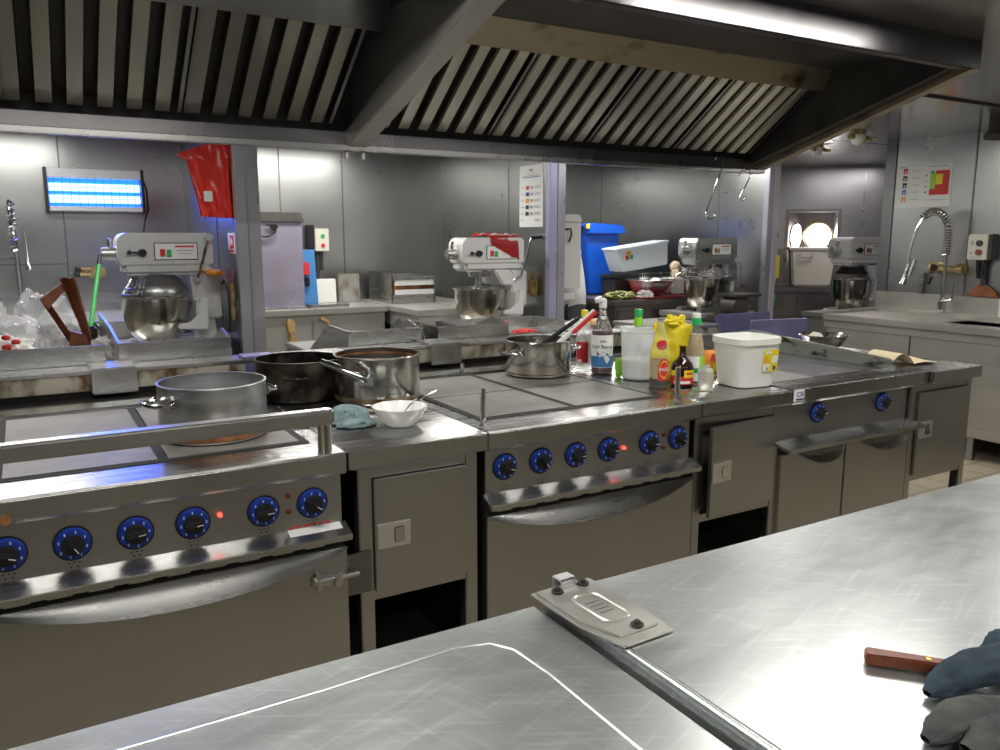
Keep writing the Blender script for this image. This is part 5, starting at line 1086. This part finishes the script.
part('valve_knob', 'black', t, lambda m: (m.cyl((6.03, 1.58, 1.27), (6.01, 1.58, 1.27), .026), m.tube([(6.04, 1.60, 1.2), (6.03, 1.62, 1.14)], .012, 8)))
t = thing('switch_box', 'cream switch box with two round buttons on the right wall', 'switch', (6.06, 1.27, 1.32))
part('box_body', 'cream', t, lambda m: m.box((6.03, 1.20, 1.335), (6.11, 1.345, 1.52), .006)); part('box_side', 'dark', t, lambda m: m.box((6.03, 1.165, 1.34), (6.11, 1.199, 1.52), .004))
for z_, c in ((1.455, 'dark'), (1.39, 'brown')): part('button', c, t, lambda m: m.cyl((6.03, 1.255, z_), (6.015, 1.255, z_), .022))
part('print', 'grey', t, lambda m: (m.box((6.0285, 1.30, 1.44), (6.0305, 1.32, 1.47)), m.box((6.0285, 1.30, 1.375), (6.0305, 1.325, 1.39)), m.box((6.0285, 1.23, 1.35), (6.0305, 1.32, 1.356))))
part('cable', 'black', t, lambda m: (m.tube([(6.06, 1.27, 1.34), (6.06, 1.265, 1.25), (6.07, 1.26, 1.2)], .016, 8), m.tube([(6.06, 1.235, 1.34), (6.06, 1.235, 1.22)], .014, 8)))
t = thing('wooden_paddle', 'brown round paddle leaning on the wall below the switch box', 'paddle', (6.07, 1.22, 1.06))
part('blade', 'brown', t, lambda m: m.lathe([(0, 0)], (0, 0, 0)) if False else m.prism([(1.12, 1.066), (1.34, 1.066), (1.33, 1.10), (1.28, 1.135), (1.25, 1.16), (1.22, 1.16), (1.18, 1.135), (1.13, 1.10)], 'x', 6.072, 6.084, .003))
part('handle', 'dark', t, lambda m: m.tube([(6.075, 1.235, 1.15), (6.075, 1.235, 1.26)], .016, 8))
solo('soap_bottle', 'white', lambda m: (m.lathe([(0, 0), (.05, 0), (.055, .01), (.055, .12), (.03, .15), (.02, .17), (0, .17)], (6.0, 1.0, .936), 28)), 'white plastic bottle by the sink at the right edge', 'bottle')
solo('steel_strip', 'steel', lambda m: m.at((6.085, 1.71, 1.06), rx=.06).box((-.012, -.012, 0), (.01, .015, .17), .003), 'short steel strip standing on the sink upstand beside the tap', 'strip')
t = thing('notice_sheets', 'taped white notices with icons and a red green chart on the wall', 'notice', (6.1, 1.78, 1.9))
it1 = [('grey', .1, .3, .95, .965)]
for k, key in enumerate(('red', 'dark', 'black', 'bluemid', 'orange')): it1 += [(key, .27, .43, .80 - k * .165, .92 - k * .165), ('paper', .32, .39, .82 - k * .165, .86 - k * .165), ('grey', .62, .9, .855 - k * .165, .867 - k * .165)]
poster_on(t, 'icon_sheet', (6.108, 2.012, 1.728), (0, -1, 0), (0, 0, 1), .222, .33, it1)
it2 = [('grey', .2, .85, .93, .95), ('lime', .27, .45, .42, .80), ('green', .27, .40, .78, .84), ('red', .45, .92, .28, .84), ('red', .27, .46, .28, .42), ('yellow', .46, .70, .52, .76)]
for k, key in enumerate(('orange', 'lime', 'filmblue', 'green')): it2.append((key, .10, .18, .72 - k * .13, .76 - k * .13))
it2.append(('grey', .2, .9, .16, .17))
poster_on(t, 'chart_sheet', (6.108, 1.79, 1.730), (0, -1, 0), (0, 0, 1), .235, .325, it2)
# ceiling fittings
def detector(x, y, label, k=1.):
    t = thing('ceiling_detector', label, 'detector', (x, y, CZ), 'round fittings on the ceiling')
    part('mount', 'brass', t, lambda m: (m.cyl((x, y, CZ), (x, y, CZ - .02), .055 * k), m.cyl((x - .09 * k, y, CZ - .035), (x + .10 * k, y, CZ - .035), .018), m.tube([(x + (.13 + .04 * math.cos(a * .5)) * k, y + .04 * math.sin(a * .5) * k, CZ - .04) for a in range(13)], .010, 6)))
    part('dome', 'white', t, lambda m: m.lathe([(.05 * k, -.02), (.05 * k, -.05), (.042 * k, -.07), (.03 * k, -.085), (0, -.095)], (x, y, CZ), 24))
detector(5.30, 1.80, 'white domed detector with brass ring on the ceiling')
detector(5.75, 2.50, 'small brass and white detector beside the hood corner', .8)
solo('ceiling_lamp', 'dark', lambda m: (m.cyl((5.55, .95, CZ), (5.55, .95, CZ - .06), .05), m.lathe([(0, -.06), (.05, -.06), (.075, -.09), (.07, -.12), (0, -.13)], (5.55, .95, CZ), 24)), 'dark round ceiling fitting at the right edge above the sink', 'detector', 'round fittings on the ceiling')
solo('ceiling_rail', 'dark', lambda m: m.tube([(4.15, .62, CZ - .006), (6.1, .62, CZ - .006)], .007, 8), 'thin dark conduit running across the ceiling right of the hood', 'conduit')
struct('trim_1', 'dark', lambda m: [m.box((5.1 + 0 * k, y, CZ - .002), (9.4, y + .008, CZ - .0005)) for k, y in enumerate((-.9, 2.2))])
# red capped bottles lying in the tray
t = thing('red_cap_bottle', 'small clear bottle with red cap standing in the steel tray', 'bottle', (2.17, 1.56, .936))
part('glass_body', 'glass', t, lambda m: m.lathe([(0, .001), (.028, .001), (.03, .006), (.03, .07), (.02, .085), (.012, .09)], (2.17, 1.56, .937), 22)); part('cap', 'red', t, lambda m: m.lathe([(.0, .125), (.022, .125), (.025, .12), (.025, .098), (.012, .088)], (2.17, 1.56, .937), 20)); part('neck_ring', 'green', t, lambda m: m.lathe([(.022, .092), (.023, .097), (.012, .1)], (2.17, 1.56, .937), 20))
solo('red_pouch', 'red', lambda m: m.blob((2.34, 1.62, .985), (.07, .035, .018), .35, 3, 4, 44, .938), 'red plastic pouch lying in the steel tray', 'pouch')
solo('white_cloth', 'jacket', lambda m: m.blob((2.72, 1.62, .985), (.09, .08, .05), .4, 3, 4, 47, .938), 'white crumpled cloth in the steel tray behind the yellow cap bottle', 'cloth')
solo('bread_piece', 'palewood', lambda m: m.blob((2.75, 1.50, 1.02), (.07, .03, .03), .3, 3, 3, 49), 'brown bread piece beside the white crumpled cloth', 'bread')

# ------------------------------------------------------------------ lights
def area(name, loc, sx, sy, power, col=(1, .97, .92), rot=(0, 0, 0)):
    l = bpy.data.lights.new(name, 'AREA'); l.shape = 'RECTANGLE'; l.size = sx; l.size_y = sy; l.energy = power; l.color = col
    o = bpy.data.objects.new(name, l); COL.objects.link(o); o.location = loc; o.rotation_euler = rot; return o
W = (1, .98, .93)
for x, y in ((.2, -.52), (2.3, -.46), (4.5, -.36)): area('aisle_light', (x, y, CZ - .02), 1.1, .16, 22 if x != 2.3 else 16, W)
for x in (.4, 2.6): area('aisle_light', (x, -2.7, CZ - .02), 1.15, .16, 16, W)
for x in (-.3, 2.1, 4.4): area('bay_light', (x, 3.75, CZ - .02), 1.15, .16, 28, W)
for x in (.6, 2.6, 4.3): area('corridor_light', (x, 1.75, CZ - .02), 1.15, .16, 14, W)
area('zapper_glow', (.5, YB - .13, 1.83), .6, .22, 5, (.03, .08, 1), (PI / 2, 0, PI))
area('far_bay_light', (7.0, 2.9, CZ - .02), .9, .16, 9, (1, .93, .95))
wd_ = bpy.data.worlds.new('world'); SC.world = wd_; wd_.use_nodes = True
wd_.node_tree.nodes['Background'].inputs[0].default_value = (.5, .52, .55, 1); wd_.node_tree.nodes['Background'].inputs[1].default_value = .05
SC.view_settings.view_transform = 'Standard'
SC.view_settings.look = 'None'
SC.view_settings.exposure = .18
